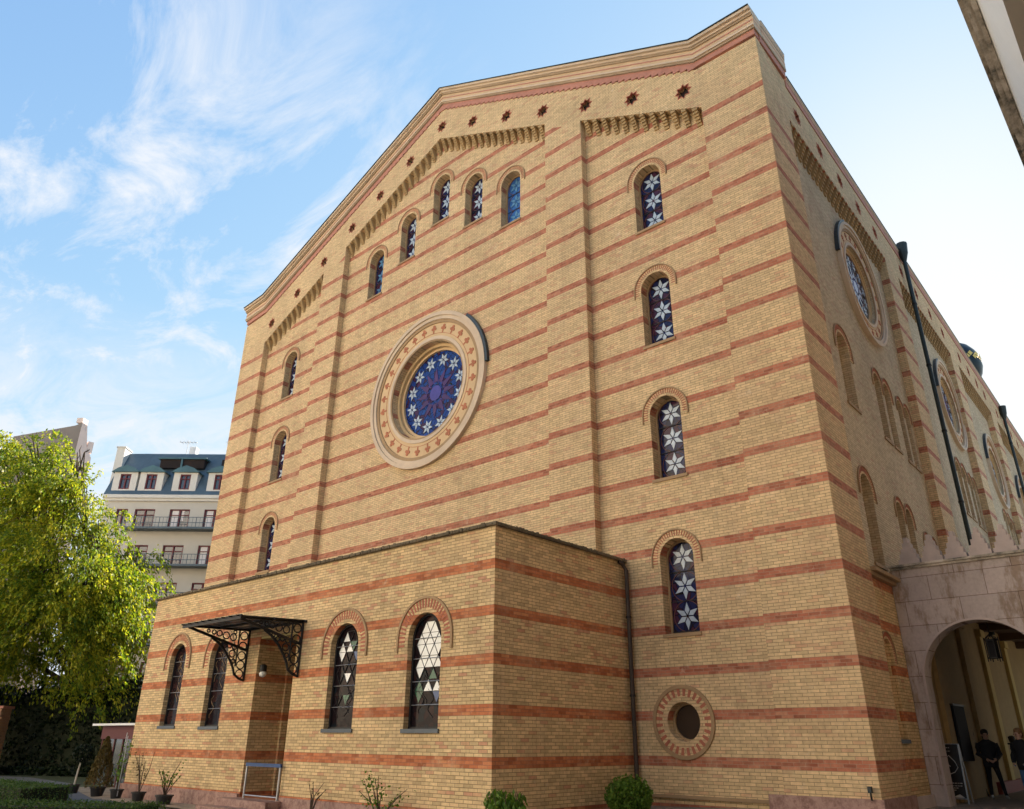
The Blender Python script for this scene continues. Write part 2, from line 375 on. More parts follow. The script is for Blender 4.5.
def teeth(mb, cx, zs, r0, r1, leg, n, y0, y1, mp, mi=1, fr=.38, full=False):
    a_ = 2*PI if full else PI
    P = lambda r, a: (cx+r*math.cos(a), zs+r*math.sin(a))
    for i in range(n):
        c = a_*(i+.5)/n; h = a_/n*fr/2; mb.prism([P(r0, c-h), P(r1, c-h), P(r1, c+h), P(r0, c+h)], y0, y1, mi, mp)
    if not full:
        st = PI*(r0+r1)/2/n
        for j in range(int(leg/st)):
            z = zs-st*(j+.5); hh = st*fr/2
            for sgn in (-1, 1):
                a, b = sorted((cx+sgn*r0, cx+sgn*r1)); mb.prism([(a, z-hh), (b, z-hh), (b, z+hh), (a, z+hh)], y0, y1, mi, mp)
def voussoirs(mb, cx, zs, r0, r1, leg, n, y0, y1, mp, mi=(0, 1), legn=3):
    """alternating wedge bricks over an arch with short straight legs"""
    k = 0
    def quad(a, b, c, d, m): mb.prism([a, b, c, d], y0, y1, m, mp)
    for j in range(legn):
        z0 = zs-leg+leg*j/legn; z1 = zs-leg+leg*(j+1)/legn
        for sgn in (-1, 1):
            a, b = sorted((cx+sgn*r0, cx+sgn*r1)); quad((a, z0), (b, z0), (b, z1), (a, z1), mi[(j+1) % 2])
    for i in range(n):
        a0 = PI*i/n; a1 = PI*(i+1)/n
        P = lambda r, a: (cx+r*math.cos(a), zs+r*math.sin(a))
        quad(P(r0, a0), P(r1, a0), P(r1, a1), P(r0, a1), mi[i % 2])
def archring(mb, cx, zs, r0, r1, leg, n, y0, y1, mp, mi=0):
    P = lambda r, a: (cx+r*math.cos(a), zs+r*math.sin(a))
    for sgn in (-1, 1):
        a, b = sorted((cx+sgn*r0, cx+sgn*r1)); mb.prism([(a, zs-leg), (b, zs-leg), (b, zs), (a, zs)], y0, y1, mi, mp)
    for i in range(n):
        a0 = PI*i/n; a1 = PI*(i+1)/n
        mb.prism([P(r0, a0), P(r1, a0), P(r1, a1), P(r0, a1)], y0, y1, mi, mp)
def ring(mb, cx, cz, r0, r1, n, y0, y1, mp, mis=(0,)):
    P = lambda r, a: (cx+r*math.cos(a), cz+r*math.sin(a))
    for i in range(n):
        a0 = 2*PI*i/n; a1 = 2*PI*(i+1)/n
        mb.prism([P(r0, a0), P(r1, a0), P(r1, a1), P(r0, a1)], y0, y1, mis[i % len(mis)], mp)
def star6(mb, cx, cz, R, y0, y1, mp, mi=0, rot=0., gap=.016):
    for i in range(6):
        a = PI/3*i+PI/2+rot; w = PI/6
        P = lambda r, t: (cx+r*math.cos(t), cz+r*math.sin(t))
        c0 = P(gap*2.2, a); s = R*.48
        mb.prism([c0, P(s, a-w*.82), P(R, a), P(s, a+w*.82)], y0, y1, mi, mp)
def sill(mb, cx, z, w, y0, y1, mp, mi=0, h=.09): mb.prism([(cx-w/2, z-h), (cx+w/2, z-h), (cx+w/2, z), (cx-w/2, z)], y0, y1, mi, mp)

# ================================================================== SYNAGOGUE
syn = thing('synagogue', 'huge yellow brick synagogue striped with red brick courses, stepped gable and rose window', 'synagogue', (-15, 0, -1.3))
A0 = FRONT(.3); B0 = FRONT(0.)
ROSE = (-14.97, 13.08)
wins = []
for k, z in enumerate((2.92, 7.18, 11.48, 15.74)): wins.append((-4.42, z))
for z in (7.20, 11.47, 15.77): wins.append((-25.33, z))
cent = [(-18.97, 18.98), (-16.82, 20.02), (-14.70, 21.08), (-12.68, 20.0), (-10.58, 18.94)]
wins += cent
GAB = [(-.5, -1.4), (-.5, 20.6), (-2.1, 20.7), (-14.55, 26.9), (-28.1, 21.2), (-29.5, 21.1), (-29.5, -1.4)]
me = holed(GAB, [arch(x, z, 1.02, 2.5) for x, z in wins]+[circ(*ROSE, 2.05, 72), circ(-4.58, .79, .46, 40)], .6, A0)
link('bay_wall', me, M['brick'], syn)
RB = [(-29.94, 21.3), (-28.1, 21.42), (-14.55, 27.15), (-2.1, 20.78), (0., 20.72)]      # foot of the raking cornice
outer = [(0., 18.96), (0., 20.72), (-2.1, 20.78), (-14.55, 27.15), (-28.1, 21.42), (-29.94, 21.3), (-29.94, 19.3), (-27.75, 19.3), (-27.75, 19.54), (-22.9, 21.80),
         (-22.9, 21.3), (-21.2, 21.3), (-21.2, 22.56), (-14.70, 25.50), (-8.55, 22.50), (-8.55, 21.2), (-6.85, 21.2), (-6.85, 21.60), (-2.05, 19.14), (-2.05, 18.96)]
for xa, xb, zt in ((-2.05, 0., 18.96), (-8.55, -6.85, 21.2), (-22.9, -21.2, 21.3), (-29.94, -27.75, 19.3)):
    MB().box(xa, xb, 0., .30, -1.4, zt).build('pilaster', M['brick'], syn)
STARS = [(-2.62, 20.17), (-4.58, 21.17), (-6.58, 22.17), (-8.65, 23.23), (-10.60, 24.22), (-12.6, 25.2), (-14.6, 26.15), (-16.7, 25.34), (-18.8, 24.45), (-20.85, 23.55), (-23.0, 22.5), (-25.15, 21.53), (-27.3, 20.55)]
me = holed(outer, [star8(x, z, .29, .18) for x, z in STARS], .3, B0)
link('gable_wall', me, M['brick'], syn)
def star_vent(x, z, mp, w=0.):
    mb = MB(); a = star8(x, z, .325, .215); b = star8(x, z, .285, .178)
    for i in range(16):
        j = (i+1) % 16; mb.prism([b[i], a[i], a[j], b[j]], w-.012, w+.10, 0, mp)
    mb.prism(star8(x, z, .33, .22), w+.17, w+.19, 1, mp)
    mb.build('star_vent', [M['red'], M['dark']], syn)
for x, z in STARS: star_vent(x, z, B0)

def corbel_table(pts, rec, mp, pitch=.385, H=.56, single=True):
    """a thin backing course with stepped brick corbels standing out from it"""
    mb = MB()
    for (u0, z0), (u1, z1) in zip(pts[:-1], pts[1:]):
        mb.prism([(u0, z0-.10), (u1, z1-.10), (u1, z1-.002), (u0, z0-.002)], rec-.03, rec+.05, 0, mp)
    tab = mb.build('corbel_table', M['yel'], syn); allc = MB()
    for (u0, z0), (u1, z1) in zip(pts[:-1], pts[1:]):
        n = max(1, round(abs(u1-u0)/pitch)); sl = (z1-z0)/(u1-u0)
        for i in range(n):
            u = u0+(u1-u0)*(i+.5)/n; z = z0+sl*(u-u0); wd = .08
            mb = MB() if single else allc
            prof = [(rec+.05, z-H), (rec-.05, z-H)]
            for k in range(1, 6): prof += [(rec-.05-.05*(k-1), z-H+H*k/6), (rec-.05-.05*k, z-H+H*k/6)]
            m = len(prof); zt = lambda uu: z+sl*(uu-u)-.003
            vs = []
            for uu in (u-wd, u+wd): vs += [mp(uu, zz, ww) for ww, zz in prof]+[mp(uu, zt(uu), rec-.30), mp(uu, zt(uu), rec+.05)]
            m += 2; n0 = len(mb.v)
            mb.add(vs, [tuple(range(m)), tuple(range(2*m-1, m-1, -1))]+[(q, (q+1) % m, m+(q+1) % m, m+q) for q in range(m)])
            for q in (m-3,): pass
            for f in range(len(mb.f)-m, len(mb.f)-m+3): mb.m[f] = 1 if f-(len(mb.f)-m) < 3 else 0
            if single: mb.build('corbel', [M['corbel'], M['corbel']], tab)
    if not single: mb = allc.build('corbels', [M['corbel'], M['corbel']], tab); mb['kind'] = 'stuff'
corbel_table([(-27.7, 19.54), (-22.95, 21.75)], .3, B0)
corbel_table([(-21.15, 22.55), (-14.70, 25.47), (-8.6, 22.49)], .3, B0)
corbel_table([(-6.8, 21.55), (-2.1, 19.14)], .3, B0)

def cornice():
    pts = [list(p) for p in RB]; pts[0][0] = -30.0; pts[-1][0] = .05
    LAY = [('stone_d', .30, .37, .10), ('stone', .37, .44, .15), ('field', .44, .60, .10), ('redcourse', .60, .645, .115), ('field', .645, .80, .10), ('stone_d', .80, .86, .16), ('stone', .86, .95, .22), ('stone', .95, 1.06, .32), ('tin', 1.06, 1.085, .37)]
    root = None
    names = {'stone': 'moulding', 'stone_d': 'moulding', 'field': 'frieze', 'redcourse': 'red_course', 'tin': 'flashing'}
    for k, (mm, a, b, pr) in enumerate(LAY):
        mb = MB()
        for (u0, z0), (u1, z1) in zip(pts[:-1], pts[1:]):
            mb.prism([(u0, z0+a), (u1, z1+a), (u1, z1+b), (u0, z0+b)], -pr, .5, 0, B0)
        e = .05+pr*.12                              # the return round the corner, above the side wall
        mb.box(-.6, e, .5, 2.3, 20.72+a, 20.72+b)
        if root is None: root = mb.build('cornice', M[mm], syn)
        else: mb.build(names[mm], M[mm], root)
    mb = MB()
    for (u0, z0), (u1, z1) in zip(RB[:-1], RB[1:]):
        n = max(1, round(abs(u1-u0)/.27))
        for i in range(n):
            ua = u0+(u1-u0)*i/n; ub = u0+(u1-u0)*(i+1)/n; za = z0+(z1-z0)*i/n; zb = z0+(z1-z0)*(i+1)/n
            lo = (min(za, zb)-.02 if abs(z1-z0) > .3 else min(za, zb))+.09
            mb.prism([(ua, lo), (ub, lo), (ub, zb+.299), (ua, za+.299)], -.035, .3, 0, B0)
    mb.box(-.6, .03, .301, 2.25, 20.72, 21.019)
    mb.build('stepped_course', M['redcourse'], root)
cornice()

def glazing(win, cx, z0, w, h, y, mp, mat, stars=3, R=.37, starm='star'):
    MB().prism(arch(cx, z0, w, h), y, y+.02, 0, mp).build('glass', mat, win)
    if stars:
        mb = MB(); st = h*.318
        for i in range(stars): star6(mb, cx, z0+.47+i*.79, R*.96, y-.02, y-.002, mp)
        mb.build('star_panes', M[starm], win)
        mb = MB(); zs = z0+h-w/2
        for i in range(stars): ring(mb, cx, z0+.47+i*.79, .392, .412, 24, y-.015, y-.001, mp, (0,))
        for v in [z0+.075+.79*i for i in range(4)]: mb.prism([(cx-w*.46, v-.011), (cx+w*.46, v-.011), (cx+w*.46, v+.011), (cx-w*.46, v+.011)] if v < zs+.1 else [(cx-.2, v-.011), (cx+.2, v-.011), (cx+.2, v+.011), (cx-.2, v+.011)], y-.03, y-.016, 1, mp)
        mb.build('lead_lattice', [M['lead_red'], M['lead']], win)
def window(cx, z0, mp, rec, w=1.02, h=2.5, g=None, stars=3, blind=False, depth=.36, sillm='hood', parent=None, r=(.54, .73, .79), leg=.22, starm='star'):
    parent = parent or syn
    zs = z0+h-w/2; y = rec+depth
    mb = MB(); archring(mb, cx, zs, w/2-.055, w/2+.02, zs-z0, 16, y-.05, y+.05, mp)
    mb.prism([(cx-w/2, z0+.001), (cx+w/2, z0+.001), (cx+w/2, z0+.05), (cx-w/2, z0+.05)], y-.05, y+.05, 0, mp)
    win = mb.build('window', M['brick_plain'] if blind else (M['hood'] if stars else M['lead']), parent)
    if blind: MB().prism(arch(cx, z0, w, h), y, y+.02, 0, mp).build('brick_infill', M['brick_plain'], win)
    else: glazing(win, cx, z0, w, h, y, mp, g or M['glass_st'], stars, starm=starm)
    k = w/1.02
    big = parent is not syn
    mb = MB(); archring(mb, cx, zs, w/2+.004, r[1]*k, leg, 24, rec-.012, rec+.05, mp, 0)
    ro = r[0]*k+(r[1]-r[0])*k*(.05 if big else .22)
    teeth(mb, cx, zs, ro, r[1]*k-.004, leg, 25 if big else 27, rec-.022, rec-.008, mp, 1, .46 if big else .38)
    archring(mb, cx, zs, r[1]*k, r[1]*k+(r[2]-r[1])*k*(.75 if big else .6), leg, 24, rec-.045, rec+.05, mp, 2)
    mb.build('archivolt', [M['brick_low'] if big else M['brick_plain'], M['red'], M['hood']], win)
    mb = MB(); sill(mb, cx, z0, w+.10, rec-.045, rec+.2, mp); mb.build('sill', M[sillm], win)
    return win
for i, (x, z) in enumerate(wins):
    blue = i == 11
    window(x, z, FRONT(0.), .3, g=M['blue_glass'] if blue else None, starm='blue_star' if i in (7, 11) else 'star')

def rose(cx, cz, R, mp, rec, full=True, gl=1.82):
    k = R/3.3; mb = MB(); dd = 1. if full else .34
    ring(mb, cx, cz, 3.14*k, 3.3*k, 72, rec-.16, rec+.05, mp, (1,)); ring(mb, cx, cz, 2.98*k, 3.139*k, 72, rec-.11, rec+.05, mp, (1,)); ring(mb, cx, cz, 2.84*k, 2.979*k, 72, rec-.07, rec+.05, mp, (2,))
    ring(mb, cx, cz, 2.26*k, 2.839*k, 72, rec-.03, rec+.05, mp, (0,)); ring(mb, cx, cz, 2.12*k, 2.259*k, 72, rec-.06, rec+.05, mp, (1,)); ring(mb, cx, cz, 2.053*k, 2.119*k, 72, rec-.045, rec+.05, mp, (2,))
    rw = mb.build('rose_window', [M['ring'], M['stone'], M['hood']], syn)
    mb = MB()
    ring(mb, cx, cz, 1.93*k, 2.06*k, 72, rec+.26*dd, rec+.6, mp, (0,)); ring(mb, cx, cz, gl*k, 1.929*k, 72, rec+.40*dd, rec+.6, mp, (1,))
    mb.build('inner_moulding', [M['yel'], M['ring']], rw)
    gy = rec+.5*dd
    MB().prism(circ(cx, cz, gl*k+.03, 60), gy, gy+.02, 0, mp).build('glass', M['glass_rose'] if full else M['glass_st'], rw)
    mb = MB()
    for i in range(12):
        a = 2*PI*i/12+.26; star6(mb, cx+1.42*k*math.cos(a), cz+1.42*k*math.sin(a), .31*k, gy-.02, gy-.002, mp, 0, a)
    ring(mb, cx, cz, 1.41*k, 1.43*k, 48, gy-.012, gy-.001, mp, (1,)); mb.build('star_panes', [M['star'], M['lead']], rw)
    mb = MB()
    for i in range(12):
        a = 2*PI*i/12; P = lambda r, t: (cx+r*k*math.cos(t), cz+r*k*math.sin(t)); q = PI/12
        mb.prism([P(.50, a-q*.86), P(.74, a-q*.5), P(1.10, a), P(.74, a+q*.5), P(.50, a+q*.86)], gy-.02, gy-.002, 0, mp)
        mb.prism([P(.36, a), P(.48, a+q*.86-.0), P(.68, a+q), P(.48, a+q*1.14)], gy-.02, gy-.002, 1, mp)
    mb.build('purple_panes', [M['purple'], M['indigo']], rw)
    MB().prism(circ(cx, cz, .335*k, 12), gy-.02, gy-.002, 0, mp).build('centre_pane', M['indigo'], rw)
    mb = MB(); n = 28 if full else 20
    for i in range(n):
        a = 2*PI*(i+.5)/n; e = Vector((math.cos(a), math.sin(a))); t = Vector((-e.y, e.x)); o = Vector((cx, cz))
        F = lambda r, s: tuple(o+e*r*k+t*s*k)
        mb.prism([F(2.40, -.03), F(2.40, .03), F(2.62, .035), F(2.62, -.035)], rec-.045, rec-.02, 0, mp)
        for rr, ss, q in ((2.70, 0, .075), (2.60, .085, .065), (2.60, -.085, .065)):
            mb.prism([F(rr+q*math.cos(u), ss+q*math.sin(u)) for u in np.linspace(0, 2*PI, 7)[:-1]], rec-.052, rec-.02, 0, mp)
    ring(mb, cx, cz, 2.385*k, 2.402*k, 72, rec-.04, rec-.02, mp, (0,)); mb.build('palmette_motifs', M['leafmotif'], rw)
    mb = MB()
    P = lambda r, t: (cx+r*k*math.cos(t), cz+r*k*math.sin(t))
    seg = [(math.radians(2+46*i/8), math.radians(2+46*(i+1)/8)) for i in range(8)] if full else [(math.radians(115+60*i/8), math.radians(115+60*(i+1)/8)) for i in range(8)]
    for a, b in seg: mb.prism([P(3.302, a), P(3.42, a), P(3.42, b), P(3.302, b)], rec-.14, rec+.02, 0, mp)
    mb.build('flashing', M['tin'], rw)
rose(*ROSE, 3.3, FRONT(0.), .3)

# small round window low in the right bay
mb = MB(); F0 = FRONT(0.)
ring(mb, -4.58, .79, .465, .56, 40, .285, .35, F0, (0,)); ring(mb, -4.58, .79, .56, .78, 44, .28, .35, F0, (0,)); teeth(mb, -4.58, .79, .60, .775, 0, 28, .27, .285, F0, 1, .48, True); ring(mb, -4.58, .79, .78, .87, 44, .25, .35, F0, (2,))
ow = mb.build('round_window', [M['brick_plain'], M['red'], M['hood']], syn)
MB().prism(circ(-4.58, .79, .47, 40), .62, .64, 0, F0).build('glass', M['brown_glass'], ow)
mb = MB(); ring(mb, -4.58, .79, .40, .462, 40, .56, .64, F0, (0,)); mb.build('frame', M['hood'], ow)

# plinths
mb = MB()
mb.box(-2.4, .06, -.06, -.001, -1.4, -.72); mb.box(.001, .06, -.0, 2.12, -1.4, -.72); mb.build('plinth', M['marble'], syn)
mb = MB(); mb.box(-6.0, -2.41, .22, .299, -.93, -.86); mb.build('ledge', M['hood'], syn)

# ---- side wall
S3 = SIDE(0.)
bays = [(2.1, 12.2), (14.1, 23.2), (25.0, 33.2), (35.1, 44.), (46., 55.), (57., 66.)]
sr = [(8.35, 15.75, 2.4), (21.1, 15.25, 2.25), (31.0, 14.5, 2.15), (40.6, 14.5, 2.15), (50.5, 14.5, 2.15)]
sw = [(4.5, 9.6, 1.1, 2.5), (4.2, 4.78, 1.0, 2.6)]
for o in (0, 11.6, 22.4):
    sw += [(7.9+o, 9.52, .8, 2.45), (8.98+o, 9.52, .8, 2.45), (10.5+o*.97, 9.45, .66, 2.4), (11.4+o*.97, 9.45, .66, 2.4)]
sw += [(7.45, 5.1, .75, 2.2), (8.5, 5.1, .75, 2.2), (10.3, 5., .66, 1.75), (11.2, 5., .66, 1.75)]
holes = [circ(y, z, 2.05/3.3*r, 48) for y, z, r in sr]+[arch(*q) for q in sw]
me = holed([(.35, -1.4), (75, -1.4), (75, 20.5), (.35, 20.5)], holes, .8, SIDE(-.3))
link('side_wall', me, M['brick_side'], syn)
poly = [(.301, -1.4), (.301, 20.72), (75, 20.72), (75, -1.4), (68, -1.4), (68, 18.85)]
for a, b in bays[::-1]: poly += [(b, 18.85), (b, -1.4), (a, -1.4), (a, 18.85)] if b != 66. else [(66, 18.85), (66, -1.4), (57, -1.4), (57, 18.85)]
# comb: pilasters between the bays, joined by the frieze above the corbels
poly = [(.301, -1.4), (.301, 20.7), (75, 20.7), (75, -1.4), (66, -1.4), (66, 18.85), (57, 18.85), (57, -1.4), (55, -1.4), (55, 18.85), (46, 18.85), (46, -1.4), (44, -1.4), (44, 18.85), (35.1, 18.85), (35.1, -1.4), (33.2, -1.4), (33.2, 18.85), (25., 18.85), (25., -1.4), (23.2, -1.4), (23.2, 18.85), (14.1, 18.85), (14.1, -1.4), (12.2, -1.4), (12.2, 18.85), (2.1, 18.85), (2.1, -1.4)]
sstars = [(a+.9+(b-a-1.8)*i/(4 if a < 3 else 3), 19.62) for a, b in bays for i in range(5 if a < 3 else 4)]
me = holed(poly, [star8(y, z, .29, .18) for y, z in sstars], .299, SIDE(0.))
link('side_pilasters', me, M['brick'], syn)
for y, z in sstars: star_vent(y, z, S3)
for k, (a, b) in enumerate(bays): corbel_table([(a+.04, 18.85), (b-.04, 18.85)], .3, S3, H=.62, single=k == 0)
for y, z, r in sr[:4]: rose(y, z, r, S3, .3, False)
for q in sw: window(q[0], q[1], S3, .3, q[2], q[3], blind=True)
mb = MB()
for a, b, x1 in ((20.70, 20.78, .045), (20.781, 20.84, .07), (20.841, 20.89, .05)):
    mb.prism([(2.35, a), (75, a), (75, b), (2.35, b)], -x1, .5, 0, S3)
sc_ = mb.build('side_cornice', M['stone'], syn)
mb = MB(); mb.prism([(2.3, 20.42), (75, 20.42), (75, 20.699), (2.3, 20.699)], -.03, .25, 0, S3); mb.build('red_course', M['redcourse'], sc_)
mb = MB(); mb.prism([(2.35, 20.891), (75, 20.891), (75, 20.91), (2.35, 20.91)], -.085, .5, 0, S3); mb.build('flashing', M['tin'], sc_)
# lower storey of the side wall, banded, with its ledge and one blind window
me = holed([(2.101, -1.4), (4.28, -1.4), (4.28, 4.18), (2.101, 4.18)], [arch(2.85, .42, .72, 2.3)], .148, SIDE(-.14))
link('lower_side_wall', me, M['brick_low'], syn)
window(2.85, .42, SIDE(0.), .14, .72, 2.3, blind=True, depth=.148, sillm='tin')
mb = MB(); mb.prism([(1.75, 4.18), (4.25, 4.18), (4.25, 4.27), (1.75, 4.27)], .0, .28, 0, S3); mb.prism([(2.101, 4.271), (4.25, 4.271), (4.25, 4.36), (2.101, 4.36)], -.12, .28, 0, S3); mb.build('ledge', M['hood'], syn)
mb = MB(); mb.prism([(2.13, -1.4), (4.28, -1.4), (4.28, -.80), (2.13, -.80)], .06, .139, 0, S3); mb.build('plinth', M['limeplain'], syn)
for y, top in ((15.4, 21.2), (37.6, 20.6)):
    x = KS*y+.17; mb = MB(); mb.tube([(x, y, 4.), (x, y, top-.8)], .085, 10); mb.tube([(x, y, top-.9), (x+.02, y, top-.5), (x+.03, y, top)], [.10, .20, .24], 10)
    dp = mb.build('downpipe', M['pipe_g'], syn)
    mb = MB()
    for z in (6., 9., 12., 15., 18.): mb.tube([(x, y, z), (x, y, z+.08)], .105, 10)
    mb.build('pipe_clamps', M['iron'], dp)
mb = MB(); mb.prism([(-29.4, 20.5), (-14.7, 26.5), (-2.7, 20.6), (-2.7, 20.4), (-14.7, 26.3), (-29.4, 20.3)], .95, 75, 0, FRONT(0.)); mb.build('roof', M['b_roof'], syn)
MB().box(-29.93, -29.4, .301, 75, -1.4, 20.5).build('side_wall', M['brick'], syn); MB().box(-29.4, -2.9, 74.5, 75, -1.4, 20.5).build('end_wall', M['brick_side'], syn)

# ================================================================== DOMED TOWER behind
ex, ey = -7.85, 73.5
dt = thing('domed_tower', 'distant octagonal tower with a black and gold onion dome rising over the roof edge', 'tower', (ex, ey, -1.3))
mb = MB(); mb.lathe([(2.0, -1.3), (2.0, 33.6), (2.25, 33.7), (2.25, 34.2)], (ex, ey, 0), 8); mb.build('shaft', M['b_white'], dt)
mb = MB(); mb.lathe([(2.3, 34.2), (2.3, 34.45), (1.5, 34.5), (1.4, 36.9)], (ex, ey, 0), 8); mb.build('belvedere', M['b_white'], dt)
mb = MB()
for i in range(8):
    a = PI/4*i; mb.tube([(ex+1.9*math.cos(a), ey+1.9*math.sin(a), 34.45), (ex+1.9*math.cos(a), ey+1.9*math.sin(a), 35.6)], .12, 6); b = a+PI/4
    for z in (34.9, 35.4): mb.tube([(ex+1.9*math.cos(a), ey+1.9*math.sin(a), z), (ex+1.9*math.cos(b), ey+1.9*math.sin(b), z)], .07, 6)
mb.build('railing', M['tin'], dt)
prof = [(1.2, 36.2), (1.35, 36.8), (1.75, 37.6), (1.95, 38.5), (1.88, 39.5), (1.6, 40.4), (1.1, 41.2), (.5, 41.75), (.05, 41.95)]
prof = [(r*1.1, z+.5) for r, z in prof]; mb = MB(); mb.lathe(prof, (ex, ey, 0), 32); dome = mb.build('dome', M['black_dome'], dt, True)
mb = MB()
for i in range(16):
    for dz, r, q in ((40.1, 2.10, .0), (39.7, 2.16, .5)):
        a = 2*PI*(i+q)/16; c = Vector((ex+r*math.cos(a), ey+r*math.sin(a), dz)); t = Vector((-math.sin(a), math.cos(a), 0))
        mb.add([c-t*.3, c+Vector((0, 0, -.32)), c+t*.3, c+Vector((0, 0, .32))], [(0, 1, 2, 3)])
mb.build('gold_band', M['gold'], dome)

# ================================================================== ANNEXE
ann = thing('annexe', 'low flat roofed yellow brick annexe with red bands and four leaded arched windows', 'building', (-14.5, -2.4, -1.4))
AX0, AX1, AY = -23.1, -6.08, -5.11
aw = [(-20.75, .69, 1.08, 2.6), (-18.0, .66, 1.10, 2.6), (-11.5, .57, 1.18, 2.62), (-8.36, .56, 1.18, 2.62)]
door = [(-15.7, -1.17), (-13.75, -1.17), (-13.75, 3.15), (-15.7, 3.15)]
me = holed([(AX0, -1.5), (AX1, -1.5), (AX1, 4.97), (AX0, 4.97)], [arch(*q) for q in aw]+[door], .45, FRONT(AY))
link('front_wall', me, M['brick_low'], ann)
for xa in (AX1-.4, AX0): MB().box(xa, xa+.4, AY+.451, .298, -1.5, 4.97).build('side_wall', M['brick_low'], ann)
mb = MB(); mb.box(AX0-.07, AX1+.07, AY-.07, .297, 4.971, 5.05)
for i in range(150):
    x = AX0+(AX1-AX0)*(i+random.random()*.6)/150; mb.box(x, x+.06+.06*random.random(), AY-.085-.02*random.random(), AY-.071, 4.975+.01*random.random(), 5.02+.05*random.random())
for i in range(50):
    y = AY+5.3*(i+random.random()*.6)/50; mb.box(AX1+.071, AX1+.085+.02*random.random(), y, y+.07, 4.975, 5.02+.05*random.random())
mb.build('roof_edge', M['mossy'], ann)
mb = MB(); mb.box(AX0, AX1, AY, .296, 5.051, 5.08); mb.build('roof', M['tin'], ann)
mb = MB()
for x0, x1 in ((AX0-.08, -15.72), (-13.73, AX1+.0)):
    mb.box(x0, x1, AY-.08, AY-.001, -1.7, -1.09)
mb.build('plinth', M['marble'], ann)
FA = FRONT(0.)
def hexlead(win, cx, z0, w, h, y, white_from, seed):
    """lead lattice of triangles with white, azure and green panes between"""
    r = random.Random(seed); a = .31; hh = a*.866; zs = z0+h-w/2
    lead = MB(); wp = MB(); cp = MB(); nx = 8; nz = int(h/hh)+2
    def inside(u, v, m=.05):
        if v < z0+m: return False
        if v < zs: return abs(u-cx) < w/2-m
        return math.hypot(u-cx, v-zs) < w/2-m
    P = lambda i, j: (cx+(i+(j % 2)*.5-nx/2)*a, z0+.02+j*hh)
    def bar(p, q):
        d = Vector(q)-Vector(p); n = Vector((-d.y, d.x)).normalized()*.0055
        m = (Vector(p)+Vector(q))/2
        if inside(m.x, m.y, .0) and inside(*p, -.02) and inside(*q, -.02):
            lead.prism([tuple(Vector(p)-n), tuple(Vector(q)-n), tuple(Vector(q)+n), tuple(Vector(p)+n)], y-.022, y-.003, 0, FA)
    for j in range(nz):
        for i in range(nx+1):
            p = P(i, j); q = P(i+1, j); s1 = P(i+(j % 2), j+1); s0 = P(i-1+(j % 2), j+1)
            if (p[1]-z0)/h > .2+.25*r.random(): bar(p, s1); bar(p, s0)
            if j % 3 == 0: bar(p, q)
            for tri in ((p, q, s1), (p, s1, s0)):
                c = ((tri[0][0]+tri[1][0]+tri[2][0])/3, (tri[0][1]+tri[1][1]+tri[2][1])/3)
                if not all(inside(*t, .03) for t in tri) and not inside(*c, .16): continue
                f = (c[1]-z0)/h
                tr = [tuple(Vector(c)+(Vector(t)-Vector(c))*.93) for t in tri]
                if f > white_from and r.random() < (.96 if white_from < .6 else .38): wp.prism(tr, y-.012, y-.002, 0, FA)
                elif .27 < f <= white_from and r.random() < (.6 if white_from < .6 else .3): cp.prism(tr, y-.012, y-.002, r.choice([0, 1, 2, 2]), FA)
    if len(wp.v): wp.build('white_panes', M['white_pane'], win)
    if len(cp.v): cp.build('coloured_panes', [M['green_pane'], M['azure_pane'], M['white_pane']], win)
    lead.build('lead_lattice', M['lead'], win)
for i, (x, z, w, h) in enumerate(aw):
    win = window(x, z, FA, AY, w, h, g=M['glass_annexe'], stars=0, depth=.20, sillm='tin_b', parent=ann, r=(.60, .80, .87), leg=.30)
    y = AY+.20
    if i >= 2: hexlead(win, x, z, w, h, y, .50 if i == 3 else .80, 5+i)
    if True:
        mb = MB(); rr = random.Random(i)
        for k in range(11 if i < 2 else 6):
            u = x-w*.38+w*.76*rr.random(); v = z+.2+h*(.8 if i < 2 else .22)*rr.random()
            pts = [(u+.10*math.sin(t*2.2+k), y-.008, min(v+t*.16, z+h-w*.35)) for t in np.linspace(0, 4, 9)]
            mb.tube([q for q in pts if abs(q[0]-x) < w*.45], .008, 5)
        mb.build('lead_scrolls', M['hood'] if i < 2 else M['lead'], win)
    mb = MB()
    for f in (.2, .4, .6, .78): mb.tube([(x-w/2+.02, y-.028, z+f*h), (x+w/2-.02, y-.028, z+f*h)], .010, 5)
    mb.build('saddle_bars', M['steel'], win)
# entrance recess
for xa in (-16.1, -13.75): MB().box(xa, xa+.4, AY+.451, AY+1.9, -1.17, 3.15).build('entrance_jamb', M['brick_low'], ann)
mb = MB(); mb.box(-15.69, -13.76, AY+.02, AY+1.95, 3.09, 3.148); mb.build('entrance_soffit', M['soffit'], ann)
mb = MB(); mb.box(-15.69, -15.5, AY+1.75, AY+1.95, -1.17, 3.08); mb.box(-13.95, -13.76, AY+1.75, AY+1.95, -1.17, 3.08); mb.box(-15.49, -13.96, AY+1.75, AY+1.95, 2.6, 3.08); mb.build('door_frame', M['wood'], ann)
mb = MB(); mb.box(-15.48, -13.97, AY+1.82, AY+1.9, -1.17, 2.59)
for k in range(2):
    for z0, z1 in ((-1.0, .2), (.35, 2.4)): mb.box(-15.35+k*.72, -14.85+k*.72, AY+1.79, AY+1.819, z0, z1)
mb.build('door', M['wood'], ann)
MB().box(-15.69, -15.60, AY+1.0, AY+1.18, -1.17, 3.05).build('jamb_strip', M['brick_low'], ann)
